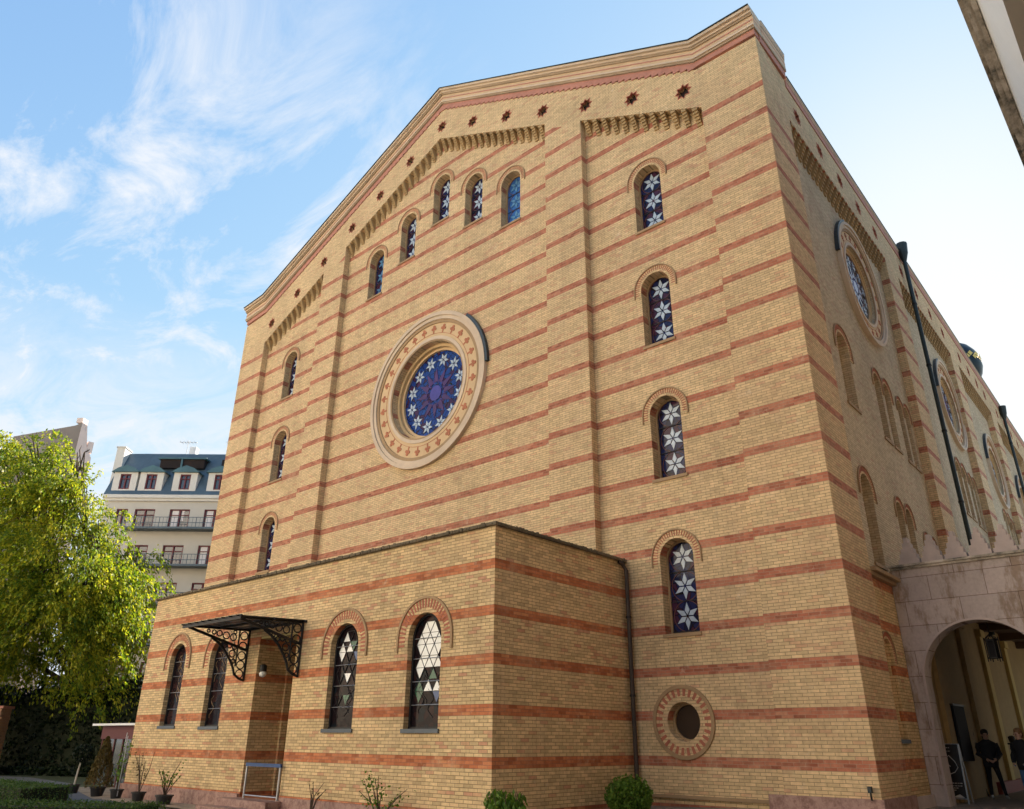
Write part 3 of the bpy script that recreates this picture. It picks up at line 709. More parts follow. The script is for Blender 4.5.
mb = MB(); mb.box(-15.95, -13.5, AY-.55, AY-.081, -1.7, -1.18); mb.box(-16.3, -13.2, AY-.95, AY-.551, -1.7, -1.36); mb.box(-15.69, -13.76, AY-.08, AY+1.95, -1.6, -1.172); mb.build('entrance_steps', M['marble'], ann)
# wall lamp on the jamb
lx, ly, lz = -15.54, -4.98, 2.12
mb = MB(); mb.tube([(-15.70, ly, lz+.2), (lx, ly, lz+.22), (lx, ly, lz+.1)], .03, 8); mb.lathe([(.03, lz+.02), (.10, lz+.05), (.10, lz+.2), (.05, lz+.24)], (lx, ly, 0), 12); wl = mb.build('wall_lamp', M['iron'], ann)
mb = MB(); mb.lathe([(.02, lz-.13), (.09, lz-.09), (.11, lz-.02), (.08, lz+.03)], (lx, ly, 0), 14); mb.build('globe', M['white_pane'], wl, True)
# iron and glass door canopy
cxl, cxr, cyf = -16.4, -13.44, -7.15
def czz(y): return 3.36+.04*(y-AY)/2.1*-1*-1 if False else 3.40+(y-AY)*.045
mb = MB()
for y in (AY-.03, (AY+cyf)/2, cyf): mb.tube([(cxl-.12, y, czz(y)), (cxr+.1, y, czz(y))], .035, 6)
for x in np.linspace(cxl, cxr, 9): mb.tube([(x, AY-.02, czz(AY)+.03), (x, cyf-.14, czz(cyf)+.03-.005)], .022, 6)
mb.obox(((cxl+cxr)/2, cyf-.03, czz(cyf)), ((cxr-cxl)/2+.12, 0, 0), (0, .02, 0), (0, 0, .06))
can = mb.build('door_canopy', M['iron'], ann)
mb = MB(); mb.add([(cxl, AY-.02, czz(AY)+.02), (cxr, AY-.02, czz(AY)+.02), (cxr, cyf-.05, czz(cyf)+.02), (cxl, cyf-.05, czz(cyf)+.02), (cxl, AY-.02, czz(AY)+.03), (cxr, AY-.02, czz(AY)+.03), (cxr, cyf-.05, czz(cyf)+.03), (cxl, cyf-.05, czz(cyf)+.03)], [(0, 1, 2, 3), (4, 7, 6, 5), (0, 4, 5, 1), (1, 5, 6, 2), (2, 6, 7, 3), (3, 7, 4, 0)]); mb.build('glass_roof', M['canopy_glass'], can)
for x in (-16.32, -13.50):
    mb = MB(); Pz = lambda y, z: (x, y, z)
    mb.tube([Pz(AY-.03, 1.95), Pz(AY-.03, 3.36)], .035, 6); mb.tube([Pz(AY-.36, 2.3), Pz(AY-.36, 3.36)], .028, 6)
    mb.tube([Pz(cyf+.05, 3.28), Pz(AY-.03, 2.78)], .042, 6); mb.tube([Pz(cyf, 3.31), Pz(AY, 3.38)], .035, 6)
    cv = [Pz(AY-.03-1.25*(1-t)**1.0, 3.0-1.05*t**1.35+.10*math.sin(PI*t)*-1) for t in np.linspace(0, 1, 12)]
    cv = [Pz(-6.35, 3.06), Pz(-6.1, 2.92), Pz(-5.85, 2.70), Pz(-5.65, 2.45), Pz(-5.53, 2.25), Pz(-5.47, 2.08), Pz(-5.30, 1.97), Pz(AY-.02, 1.92)]
    mb.tube(cv, .035, 6)
    def rg(y, z, r):
        mb.tube([Pz(y+r*math.cos(t), z+r*math.sin(t)) for t in np.linspace(0, 2*PI, 15)], .020, 5, caps=False)
    for z in (2.1, 2.36, 2.62, 2.90, 3.2): rg(AY-.195, z, .12)
    for y, z, r in ((-5.62, 2.66, .10), (-5.75, 2.88, .07), (-5.58, 2.85, .07), (-5.9, 2.86, .06), (-5.66, 3.13, .10), (-5.9, 3.16, .10), (-6.12, 3.2, .08), (-6.3, 3.22, .06), (-5.56, 2.45, .06), (-6.05, 2.95, .05), (-5.62, 3.28, .05), (-6.48, 3.24, .045)): rg(y, z, r)
    mb.build('bracket', M['iron'], can)
mb = MB(); px, py = -5.93, .12
mb.tube([(px, py, -1.3), (px, py, 4.7), (px-.05, py-.1, 4.88), (px-.1, py-.2, 4.94)], .062, 10); dp = mb.build('downpipe', M['pipe'], ann)
mb = MB()
for z in (-.6, 1.4, 3.4): mb.tube([(px, py, z), (px, py, z+.06)], .08, 10)
mb.build('pipe_clamps', M['iron'], dp)

# ================================================================== STONE GATEWAY
gate = thing('stone_gateway', 'pinkish limestone gateway with a round arch and stepped merlons beside the synagogue', 'gateway', (1.5, 4.6, -1.1))
GX0, GX1, GY = -.24, 6.5, 4.30
ar = [(.14, -1.4), (2.88, -1.4)]+[(1.51+1.37*math.cos(PI*i/28), 1.80+1.37*math.sin(PI*i/28)) for i in range(29)]
me = holed([(GX0, -1.4), (GX1, -1.4), (GX1, 4.6), (GX0, 4.6)], [[(.14, -1.25), (2.88, -1.25)]+ar[2:]], .55, FRONT(GY))
link('wall', me, M['limestone'], gate)
mb = MB(); archring(mb, 1.51, 1.80, 1.372, 1.405, 3.0, 28, GY-.03, GY+.02, FA); archring(mb, 1.51, 1.80, 1.406, 1.425, 3.0, 28, GY-.012, GY+.02, FA); mb.build('arch_moulding', M['limeplain'], gate)
mb = MB(); mb.box(GX0+.03, GX1, GY-.06, GY+.55, 4.601, 4.66); mb.box(GX0+.03, GX1, GY-.12, GY+.56, 4.661, 4.72); mb.build('cornice', M['stained'], gate)
for k in range(11):
    x = .30+.565*k
    mb = MB()
    for j, w in enumerate((.52, .42, .31, .20, .10)):
        mb.box(x-w/2, x+w/2, GY+.02, GY+.30, 4.721+.145*j, 4.721+.145*(j+1)-.001)
    mb.build('merlon', M['limeplain'], gate)
# covered passage behind the arch
cp = thing('covered_passage', 'yellow plastered covered passage with brown beamed ceiling seen through the stone arch', 'passage', (1.7, 12, -1.1))
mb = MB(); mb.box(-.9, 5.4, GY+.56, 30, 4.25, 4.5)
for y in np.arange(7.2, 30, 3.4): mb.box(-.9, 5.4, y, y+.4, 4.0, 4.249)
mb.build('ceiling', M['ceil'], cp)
mb = MB(); mb.prism([(GY+.56, -1.3), (30, -1.3), (30, 4.24), (GY+.56, 4.24)], -.04, .28, 0, S3); mb.build('lining_wall', M['plaster_b'], cp); MB().box(3.4, 3.8, GY+.56, 11.5, -1.3, 4.249).build('light_block_wall', M['plaster_b'], cp)  # right-hand wall added, unseen, to keep side light off the near end
for y in (6.1, 9.9, 13.0, 17.2):
    mb = MB(); mb.prism([(y, -1.3), (y+.55, -1.3), (y+.55, 3.7), (y, 3.7)], -.16, -.041, 0, S3); mb.prism([(y-.06, 3.701), (y+.61, 3.701), (y+.61, 3.95), (y-.06, 3.95)], -.22, -.041, 0, S3); mb.build('pilaster', M['plaster_y'] if y > 11 else M['plaster_b'], cp)  # near pilasters in browner plaster: the passage gloom is put into the colour
mb = MB(); mb.prism([(10.9, -1.3), (30, -1.3), (30, -.72), (10.9, -.72)], -.20, -.042, 0, S3); mb.build('skirting', M['red_floor'], cp)
for y in (7., 11., 15., 19., 23., 27.):
    mb = MB(); mb.lathe([(.30, -1.3), (.30, -.9), (.2, -.8), (.18, 2.6), (.3, 2.8), (.32, 3.0)], (4.6, y, 0), 14); mb.box(4.4, 4.8, y-.3, y+.3, 3.0, 4.249); mb.build('column', M['plaster_y'], cp)
mb = MB(); mb.box(-.9, 5.4, 30.01, 30.3, -1.3, 4.6); mb.build('end_wall', M['plaster_y'], cp)

def lantern():
    x, y = 1.56, 5.5; t = thing('hanging_lantern', 'black iron hanging lantern under the stone arch', 'lantern', (x, y, 2.3))
    mb = MB(); mb.tube([(x, y, 2.85), (x, y, 4.25)], .012, 5)
    for z in (2.34, 2.78): mb.lathe([(.17, z), (.17, z+.03)], (x, y, 0), 6)
    for i in range(6):
        a = PI/3*i; mb.tube([(x+.16*math.cos(a), y+.16*math.sin(a), 2.27), (x+.16*math.cos(a), y+.16*math.sin(a), 2.86)], .014, 5)
        b = a+PI/3
        mb.tube([(x+.16*math.cos(a), y+.16*math.sin(a), 2.81), (x, y, 2.95)], .010, 5)
    mb.build('frame', M['iron'], t)
    mb = MB(); mb.lathe([(.135, 2.37), (.135, 2.775)], (x, y, 0), 6); mb.build('glass', M['cloth_b'], t)
lantern()
t = thing('wall_sconce', 'small dark wall sconce on the yellow passage wall between the people', 'sconce', (-.2, 13.8, .45))
mb = MB(); mb.lathe([(.03, .34), (.09, .42), (.11, .56), (.04, .60)], (-.06, 13.8, 0), 10); mb.tube([(-.3, 13.8, .35), (-.06, 13.8, .35)], .03, 6); mb.build('shade', M['iron'], t)

def sign_board():
    t = thing('sign_board', 'black A frame sign board with white drawing and text, left of the person in black', 'sign board', (-.1, 5.75, -1.03))
    a, b = (-.25, 5.60), (.45, 5.60)
    mb = MB(); mb.obox((-.12, 5.62, -.30), (.34, 0, 0), (0, .012, 0), (0, .035, .62)); mb.build('panel', M['board'], t)
    mb = MB()
    for x in (-.48, .24): mb.obox((x, 5.62, -.36), (.014, 0, 0), (0, .016, 0), (0, .04, .69)); mb.obox((x, 5.86, -.36), (.014, 0, 0), (0, .016, 0), (0, -.17, .69))
    for z, y in ((.325, 5.655), (-.93, 5.585)): mb.tube([(-.48, y, z), (.24, y, z)], .014, 6)
    mb.build('frame', M['steel'], t)
    mb = MB(); Q = lambda u, v: (-.12+u, 5.602+.0565*(v+.30)-.002, v)
    out = [(-.22, -.42), (-.24, -.25), (-.10, -.18), (-.13, .02), (-.02, .10), (.04, .0), (.10, .06), (.22, -.08), (.27, -.22), (.18, -.33), (.05, -.38), (-.06, -.48), (-.22, -.42)]
    mb.tube([Q(*q) for q in out], .010, 5)
    mb.tube([Q(*q) for q in [(-.15, -.36), (-.08, -.22), (0, -.30), (.02, -.12), (.10, -.2)]], .014, 5)
    mb.tube([Q(*q) for q in [(-.06, -.40), (.0, -.1), (-.05, 0)]], .011, 5)
    r = random.Random(3)
    for v, l, w in ((.24, .30, .009), (.16, .20, .007), (-.58, .54, .010), (-.64, .5, .008), (-.69, .34, .008), (-.74, .2, .008)):
        u = -l/2+(.0 if v > 0 else .06)
        while u < l/2:
            d = .02+.035*r.random(); mb.tube([Q(u, v), Q(u+d, v)], w, 5); u += d+.018
    mb.add([Q(-.30, -.905), Q(.05, -.90), Q(.12, -.86), Q(.20, -.83), Q(.30, -.905)], [(0, 1, 2, 3, 4)])
    mb.build('white_print', M['chalk'], t)
sign_board()
t = thing('dark_notice_panel', 'tall dark notice panel fixed on the passage wall just inside the arch', 'panel', (-.1, 7.4, -1.05))
mb = MB(); mb.prism([(6.85, -.1), (8.1, -.1), (8.1, 1.3), (6.85, 1.3)], -.20, -.13, 0, S3); mb.build('panel', M['cloth_b'], t)
mb = MB(); mb.prism([(6.80, 1.301), (8.15, 1.301), (8.15, 1.35), (6.80, 1.35)], -.21, -.12, 0, S3); mb.build('top_rail', M['wood'], t)
t = thing('wreath_stand', 'dark round wreath on a slim stand behind the person in black', 'wreath', (-.2, 9.4, -1.05))
mb = MB(); mb.tube([(-.42+.20*math.cos(a), 9.4, .62+.28*math.sin(a)) for a in np.linspace(0, 2*PI, 25)], .045, 7, caps=False); mb.tube([(-.42, 9.4, -.3), (-.42, 9.4, .35)], .02, 6)
mb.build('ring', M['bark'], t)
mb = MB()
for a in (.5, 2.6, 4.7): mb.tube([(-.42, 9.4, .1), (-.42+.30*math.cos(a), 9.4+.3*math.sin(a), -1.05)], .02, 6)
mb.build('stand', M['iron'], t)
t = thing('floodlight', 'small black floodlight fixed at the foot of the brick corner', 'floodlight', (-.16, -.14, -.75))
mb = MB(); mb.box(-.20, -.12, -.17, -.09, -.60, -.48); mb.tube([(-.16, -.12, -.74), (-.16, -.12, -.60)], .02, 6); mb.build('housing', M['iron'], t)
mb = MB(); mb.box(-.195, -.125, -.18, -.171, -.59, -.49); mb.build('lens', M['kglass'], t)

# ---- people
def person(loc, yaw, label, J, mats, hairm, reg, group=None, bun=False, jm=None):
    t = thing('person', label, 'person', loc)
    V = []; E = []; R = []
    def chain(names):
        for a, b in zip(names[:-1], names[1:]): E.append((idx[a], idx[b]))
    idx = {}
    for k, (p, r) in J.items(): idx[k] = len(V); V.append(p); R.append(r if isinstance(r, tuple) else (r, r))
    chain(['pelvis', 'waist', 'chest', 'neckb', 'neck', 'head', 'crown'])
    for s in 'LR':
        chain(['chest', 'sh'+s, 'el'+s, 'wr'+s, 'pa'+s]); chain(['pelvis', 'hip'+s, 'kn'+s, 'an'+s, 'to'+s])
        if 'f0'+s in idx:
            for f in range(5): chain(['pa'+s if f else 'wr'+s, 'f%d%s' % (f, s), 'g%d%s' % (f, s)])
    me = bpy.data.meshes.new('b'); me.from_pydata(V, E, [])
    o = bpy.data.objects.new('b', me); COL.objects.link(o)
    o.modifiers.new('s', 'SKIN')
    for d, r in zip(me.skin_vertices[0].data, R): d.radius = r
    me.skin_vertices[0].data[idx['pelvis']].use_root = True
    sb = o.modifiers.new('u', 'SUBSURF'); sb.levels = 1; sb.render_levels = 1
    dg = bpy.context.evaluated_depsgraph_get(); dg.update()
    m2 = bpy.data.meshes.new_from_object(o.evaluated_get(dg)); bpy.data.objects.remove(o)
    m2.name = 'body'; rot = Matrix.Rotation(yaw, 4, 'Z')
    while len(m2.materials): m2.materials.pop()
    for m in mats: m2.materials.append(m)
    for p in m2.polygons: p.use_smooth = True; p.material_index = reg(p.center)
    m2.transform(rot)
    b = bpy.data.objects.new('body', m2); COL.objects.link(b); b.parent = t; ORG[b] = Vector(loc)
    hd = Vector(J['head'][0]); 
    mb = MB(); n = 10
    for i in range(n):
        pass
    prof = [(.094, -.01), (.100, .03), (.097, .075), (.078, .115), (.042, .137), (.004, .142)]
    mb.lathe(prof, hd+Vector((0, .034, .012)), 16)
    mb.obox(hd+Vector((0, .075, -.03)), (.075, 0, 0), (0, .03, 0), (0, 0, .07))
    if bun: mb.lathe([(.01, -.05), (.05, -.03), (.055, .0), (.03, .04), (.005, .05)], hd+Vector((0, .13, .02)), 10)
    h = mb.build('hair', hairm, None, True); h.data.transform(rot); h.parent = t
    prof = [(.165, .80), (.185, .92), (.175, 1.05), (.185, 1.2), (.205, 1.34), (.17, 1.43), (.085, 1.485), (.07, 1.50)]
    mb = MB(); mb.lathe(prof, (0, 0, 0), 20); mb.v = [(x*1.08, y*.78, z+.012*math.sin(9*x+14*z)) for x, y, z in mb.v]
    for q in 'LR':
        a, b, c = [Vector(J[k+q][0]) for k in ('sh', 'el', 'wr')]; mb.tube([a, a.lerp(b, .5), b, b.lerp(c, .5), c], [.088, .080, .070, .062, .052], 10)
    ct = mb.build('jacket', jm, None, True); ct.data.transform(rot); ct.parent = t
    mb = MB()
    for s in (-1, 1):
        mb.lathe([(.004, -.009), (.012, 0), (.004, .009)], hd+Vector((s*.033, -.094, -.005)), 8)
    e = mb.build('eyes', M['dark'], None); e.data.transform(rot); e.parent = t
    mb = MB(); mb.tube([hd+Vector((0, -.098, .0)), hd+Vector((0, -.122, -.035)), hd+Vector((0, -.10, -.045))], [.006, .013, .008], 6); mb.tube([hd+Vector((-.025, -.093, -.075)), hd+Vector((0, -.098, -.073)), hd+Vector((.025, -.093, -.075))], .006, 5)
    for s in (-1, 1): mb.lathe([(.005, -.03), (.016, -.01), (.018, .015), (.006, .03)], hd+Vector((s*.092, .01, -.01)), 8)
    f = mb.build('face', M['skin'], None, True); f.data.transform(rot); f.parent = t
    return t
def skeleton(hl, hr, kl=(0, 0), kr=(0, 0), fingers=True):
    J = {'pelvis': ((0, 0, .96), (.15, .105)), 'waist': ((0, -.005, 1.10), (.135, .095)), 'chest': ((0, 0, 1.32), (.155, .105)), 'neckb': ((0, .0, 1.47), (.075, .065)), 'neck': ((0, -.01, 1.53), .052), 'head': ((0, -.02, 1.625), (.082, .098)), 'crown': ((0, -.01, 1.70), (.070, .082))}
    for s, sx, (e, w, p), k in (('L', -1, hl, kl), ('R', 1, hr, kr)):
        J['sh'+s] = ((sx*.19, .01, 1.40), .068); J['el'+s] = (e, .047); J['wr'+s] = (w, .032); J['pa'+s] = (p, (.038, .020))
        J['hip'+s] = ((sx*.09, 0, .88), .092); J['kn'+s] = ((sx*.105+k[0]*.5, -.02+k[1]*.5, .50), .062); J['an'+s] = ((sx*.115+k[0], .02+k[1], .085), .043); J['to'+s] = ((sx*.135+k[0], -.15+k[1], .035), (.045, .03))
        if fingers:
            d = (Vector(p)-Vector(w)).normalized(); q = d.cross(Vector((0, 1, .2))).normalized()
            for f in range(5):
                o = (f-2.5)*.018; ln = (.05, .062, .07, .066, .052)[f]
                a = Vector(p)+q*o+d*(.03 if f else -.02); b = a+d*ln*.6+Vector((0, .02, -.01))
                if f == 0: a = Vector(w)+d*.03-q*.045; b = a+d*.04-q*.012
                J['f%d%s' % (f, s)] = (tuple(a), .0095); J['g%d%s' % (f, s)] = (tuple(b), .008)
    return J
def reg1(c):
    if c.z > 1.505: return 0
    if c.z < .10: return 2
    if c.y < -.17 and .90 < c.z < 1.05: return 0
    return 1
J1 = skeleton(((-.27, .0, 1.13), (-.10, -.20, 1.0), (-.03, -.24, .96)), ((.27, .0, 1.13), (.12, -.20, .99), (.04, -.25, .95)), (-.02, .02), (.08, -.10))
person((.30, 8.5, -1.05), .35, 'woman in black clothes and light shoes with clasped hands', J1, [M['skin'], M['cloth_b'], M['shoe']], M['hair'], reg1, bun=True, jm=M['coat'])
def reg2(c):
    if c.z > 1.505: return 0
    if c.z < .10: return 2
    if c.z < .90 and abs(c.x) < .24: return 3
    if c.y < -.18 and c.z < 1.0 and abs(c.x) < .2: return 0
    return 1
J2 = skeleton(((-.30, .03, 1.12), (-.20, -.12, .98), (-.15, -.17, .93)), ((.30, .03, 1.12), (.20, -.12, .98), (.15, -.17, .93)))
person((1.45, 6.7, -1.05), -.5, 'man in black jacket and blue jeans at the far right edge', J2, [M['skin'], M['cloth_b'], M['shoe'], M['jean']], M['hair2'], reg2, jm=M['cloth_b'])

# ================================================================== BACKGROUND BUILDINGS
def local(P0, h):
    h = Vector((h[0], h[1], 0)).normalized(); n = Vector((-h.y, h.x, 0)); P0 = Vector(P0)
    return lambda u, v, w: tuple(P0+h*u+n*w+Vector((0, 0, v)))
L1 = local((-60.6, 5.6, 0), (.7462, .6657))
def lbox(mb, L, u0, u1, v0, v1, w0, w1, mi=0): return mb.prism([(u0, v0), (u1, v0), (u1, v1), (u0, v1)], w0, w1, mi, L)
apt = thing('apartment_building', 'cream apartment house with maroon windows, long balconies and blue slate mansard roof', 'building', L1(10, -1.5, 5))
awin = []
cols = [(1.14, .95), (2.67, 1.68), (5.57, 1.68), (8.44, 1.68), (11.4, 1.68), (14.4, 1.68), (17.4, 1.68), (20.4, 1.68)]
for f in range(5):
    for u, w in cols: awin.append((u+(0 if w > 1 else 0), 16.12-3.02*f, w, 1.62))
me = holed([(0, -1.5), (26, -1.5), (26, 18.4), (0, 18.4)], [[(u, z), (u+w, z), (u+w, z+h), (u, z+h)] for u, z, w, h in awin], .35, L1)
link('front_wall', me, M['b_wall'], apt)
for q in ((0, .35, .351, 11), (25.65, 26, .351, 11), (.351, 25.649, 10.6, 11)): lbox(MB(), L1, q[0], q[1], -1.5, 18.4, q[2], q[3]).build('side_wall', M['b_wall'], apt)
mb = MB(); lbox(mb, L1, -.1, 26.1, 18.401, 18.62, -.18, 11); lbox(mb, L1, -.1, 26.1, 18.621, 18.9, -.32, 11); mb.build('eaves_cornice', M['b_white'], apt)
def awindow(L, par, u, z, w, h, y, curtain=False):
    mb = MB(); f = .09
    lbox(mb, L, u, u+f, z, z+h, y-.05, y+.1); lbox(mb, L, u+w-f, u+w, z, z+h, y-.05, y+.1); lbox(mb, L, u+f, u+w-f, z, z+f, y-.05, y+.1); lbox(mb, L, u+f, u+w-f, z+h-f, z+h, y-.05, y+.1)
    lbox(mb, L, u+w/2-.05, u+w/2+.05, z+f, z+h-f, y-.05, y+.1); lbox(mb, L, u+f, u+w-f, z+h*.68, z+h*.68+.06, y-.04, y+.09)
    win = mb.build('window', M['b_frame'], par)
    mb = MB(); lbox(mb, L, u+f, u+w-f, z+f, z+h-f, y+.05, y+.07); mb.build('pane', M['b_pane'], win)
    if curtain:
        mb = MB(); lbox(mb, L, u+w*.12, u+w*.42, z+f, z+h-f, y+.03, y+.049); lbox(mb, L, u+w*.58, u+w*.70, z+h*.4, z+h-f, y+.03, y+.049); mb.build('curtain', M['b_curtain'], win)
for k, (u, z, w, h) in enumerate(awin): awindow(L1, apt, u, z, w, h, .12, (k % 3) == 2 or k in (3, 11))
for f in range(4):
    z = 15.86-3.02*f; mb = MB(); u0 = 2.3 if f == 0 else 3.6
    lbox(mb, L1, u0, 25.5, z, z+.16, -1.0, -.001)
    bal = mb.build('balcony', M['b_roof'], apt); mb = MB()
    for v in (z+.5, z+.95): mb.tube([L1(u0, v, -.95), L1(25.5, v, -.95)], .028, 5)
    u = u0
    while u < 25.4: mb.tube([L1(u, z+.16, -.95), L1(u, z+.95, -.95)], .014 if int(round((u-u0)/.3)) % 5 else .03, 4); u += .3
    mb.build('railing', M['b_roof'], bal)
mb = MB()                                   # mansard: steep slope, then a flatter one
pr = [(-.3, 18.901), (2.0, 23.3), (5.5, 24.6), (9.2, 23.3), (11, 18.901)]
n = len(pr); vs = [L1(-.1, z, w) for w, z in pr]+[L1(26.1, z, w) for w, z in pr]
mb.add(vs, [tuple(range(n)), tuple(range(2*n-1, n-1, -1))]+[(i, (i+1) % n, n+(i+1) % n, n+i) for i in range(n)]); mb.build('roof', M['b_roof'], apt)
for u in (.35, 2.55, 5.40, 8.32, 11.3, 14.3, 17.3, 20.3):
    mb = MB(); lbox(mb, L1, u, u+.55, 19.3, 20.9, -.1, 1.4); lbox(mb, L1, u+1.45, u+2.0, 19.3, 20.9, -.1, 1.4); lbox(mb, L1, u+.551, u+1.449, 20.75, 20.9, -.1, 1.4); lbox(mb, L1, u+.551, u+1.449, 19.3, 19.42, -.1, 1.4)
    dm = mb.build('dormer', M['b_white'], apt); awindow(L1, apt, u+.56, 19.43, .88, 1.31, .0)
    mb = MB(); mb.prism([(u-.2, 20.901), (u+2.2, 20.901), (u+1.7, 21.25), (u+1.0, 21.5), (u+.3, 21.25)], -.3, 1.9, 0, L1); mb.build('dormer_roof', M['b_dormer_roof'], dm)
mb = MB(); lbox(mb, L1, 3.6, 7.4, 21.6, 22.4, .8, 2.6); lbox(mb, L1, 8.9, 13, 21.6, 22.4, .8, 2.6); rl = mb.build('roof_lights', M['dark'], apt)
mb = MB(); lbox(mb, L1, 3.4, 7.6, 22.401, 22.52, .65, 2.8); lbox(mb, L1, 5.4, 5.55, 21.6, 22.4, .7, .799); mb.build('canopy', M['b_dormer_roof'], rl)
mb = MB(); lbox(mb, L1, -.5, .2, 18.9, 23.5, 1.0, 2.2); lbox(mb, L1, -.56, .26, 23.501, 23.62, .94, 2.26); mb.build('chimney', M['b_white'], apt)
mb = MB()
for u in (4.7, 8.9):
    mb.tube([L1(u, 23.4, 3), L1(u, 25.0, 3)], .03, 5)
    for q in (-.6, -.3, 0, .3, .6): mb.tube([L1(u+q, 24.8, 2.6), L1(u+q, 24.8, 3.4)], .025, 4)
    mb.tube([L1(u-.8, 24.8, 3), L1(u+.8, 24.8, 3)], .03, 5)
lbox(mb, L1, 4.3, 4.9, 24.1, 24.9, 4.4, 5.0)
mb.build('antenna', M['white_metal'], apt)

L2 = local((-77.0, 1.8, 0), (.80, .60))
gh = thing('grey_firewall_house', 'tall house with a bare grey firewall and pale pink end behind the tree crown', 'building', L2(3.5, -1.5, 3))
mb = MB(); mb.prism([(0, -1.5), (6.75, -1.5), (6.75, 28.5), (6.1, 28.2), (0, 27.2)], 0, .5, 0, L2); mb.build('firewall', M['grey_gable'], gh)
L2b = local(L2(6.751, 0, 0), (.80*math.cos(.9)-.6*math.sin(.9), .8*math.sin(.9)+.6*math.cos(.9)))
mb = MB(); mb.prism([(0, -1.5), (1.5, -1.5), (1.5, 25.2), (.9, 26.2), (.5, 28.3), (0, 28.5)], 0, .5, 0, L2b); mb.build('end_wall', M['pink_gable'], gh)
lbox(MB(), L2, 6.1, 6.75, 28.501, 29.0, 0, .8).build('chimney', M['pink_gable'], gh); lbox(MB(), L2b, .95, 1.45, 25.7, 26.8, .0, .45).build('chimney', M['pink_gable'], gh)
mb = MB(); lbox(mb, L2, .3, 6.0, -1.5, 26.8, .51, 3); mb.build('rear_block', M['grey_gable'], gh)
L3 = local((-95, -12, 0), (.70, .71))
oh = thing('old_house', 'house with dark roof edge at the far left behind the grey firewall', 'building', L3(9, -1.5, 3))
mb = MB(); lbox(mb, L3, 0, 18.8, -1.5, 26.0, 0, 8); mb.build('wall', M['b_wall'], oh)
mb = MB(); lbox(mb, L3, -.3, 19, 26.6, 27.6, -.7, 8.3); lbox(mb, L3, -.2, 18.9, 26.001, 26.599, -.3, 8.3); mb.build('roof', M['b_roof'], oh)
mb = MB()
for k in range(6): lbox(mb, L3, 1.5+2.9*k, 2.9+2.9*k, 22.5, 24.8, -.05, .2)
mb.build('windows', M['b_pane'], oh)

rb = thing('white_eaved_building', 'white coved building, unseen wall browned to cut bounce, whose stained eaves overhang at the upper right', 'building', (8, 0, -1.1))
mb = MB(); mb.box(6.92, 7.5, -34, 17, -1.3, 20.7); mb.build('wall', M['low_bounce_wall'], rb)
mb = MB(); mb.prism([(5.54, 20.1), (6.1, 17.6), (6.9, 17.6), (6.9, 20.3), (5.54, 20.3)], -34, 17, 0, lambda u, v, w: (u, w, v)); mb.build('cove', M['white_soffit'], rb)  # slant made up so the white underside faces open sky and looks bright
mb = MB(); mb.box(5.40, 5.539, -34, 17, 20.0, 20.3); mb.box(5.24, 5.399, -34, 17, 20.06, 20.5); mb.box(5.12, 5.239, -34, 17, 20.2, 20.7); mb.build('eaves_moulding', M['stained'], rb)
mb = MB(); mb.box(6.1, 6.919, -34, 17, 17.2, 17.599); mb.build('frieze', M['b_wall'], rb)
mb = MB(); mb.box(5.10, 7.2, -34, 17, 20.71, 20.85); mb.build('roof', M['tin_b'], rb)

OY = -44  # unseen house opposite; its height and extent are set for bounced sunlight
ob = thing('bounce_facade', 'unseen pale apartment facade opposite the synagogue, sized to bounce sunlight onto it', 'building', (-18, OY, -1.3))
ow = [(-86+6.2*i, z, 1.4, 2.2) for i in range(13) for z in (.5, 4.9, 9.3, 13.7, 18.1, 22.5, 26.9)]
me = holed([(-90, -1.5), (-3, -1.5), (-3, 33), (-90, 33)], [[(u, z), (u+w, z), (u+w, z+h), (u, z+h)] for u, z, w, h in ow], .5, lambda u, v, w: (u, OY-w, v))
link('wall', me, M['opp'], ob)
MB().box(-90, -3, OY-.45, OY-.35, -1.4, 32.9).build('panes', M['b_pane'], ob)
MB().box(-90.3, -2.7, OY-3, OY+.5, 33.001, 33.6).build('roof', M['b_roof'], ob)

# ================================================================== VEGETATION
def leaf_mesh(cent, nrm, up, size, asp, fold=.25):
    """many two-quad leaves; cent, nrm, up: (n,3) arrays"""
    n = len(cent); up = up/np.linalg.norm(up, axis=1)[:, None]
    side = np.cross(up, nrm); side /= np.linalg.norm(side, axis=1)[:, None]+1e-9
    s = size[:, None]
    a = cent-up*s*.5; b = cent+up*s*.5; m1 = cent+side*s*asp*.5; m2 = cent-side*s*asp*.5
    V = np.stack([a, m1, b, m2], 1).reshape(-1, 3)
    F = np.arange(n*4).reshape(n, 4)
    me = bpy.data.meshes.new('leaves'); me.vertices.add(n*4); me.vertices.foreach_set('co', V.astype(np.float32).ravel())
    me.loops.add(n*4); me.loops.foreach_set('vertex_index', F.astype(np.int32).ravel())
    me.polygons.add(n); me.polygons.foreach_set('loop_start', np.arange(0, n*4, 4, dtype=np.int32)); me.polygons.foreach_set('loop_total', np.full(n, 4, dtype=np.int32))
    me.update(calc_edges=True); me.validate(); return me
def rnd_dir(n):
    d = RNG.normal(size=(n, 3)); return d/np.linalg.norm(d, axis=1)[:, None]
def blob_points(blobs, per, shell=.55):
    out = []
    for (c, r, dens) in blobs:
        n = int(per*dens*(np.mean(r)**2)); d = rnd_dir(n); q = (shell+(1-shell)*RNG.random(n)**.6)
        out.append(np.array(c)+d*np.array(r)*q[:, None])
    return np.concatenate(out)

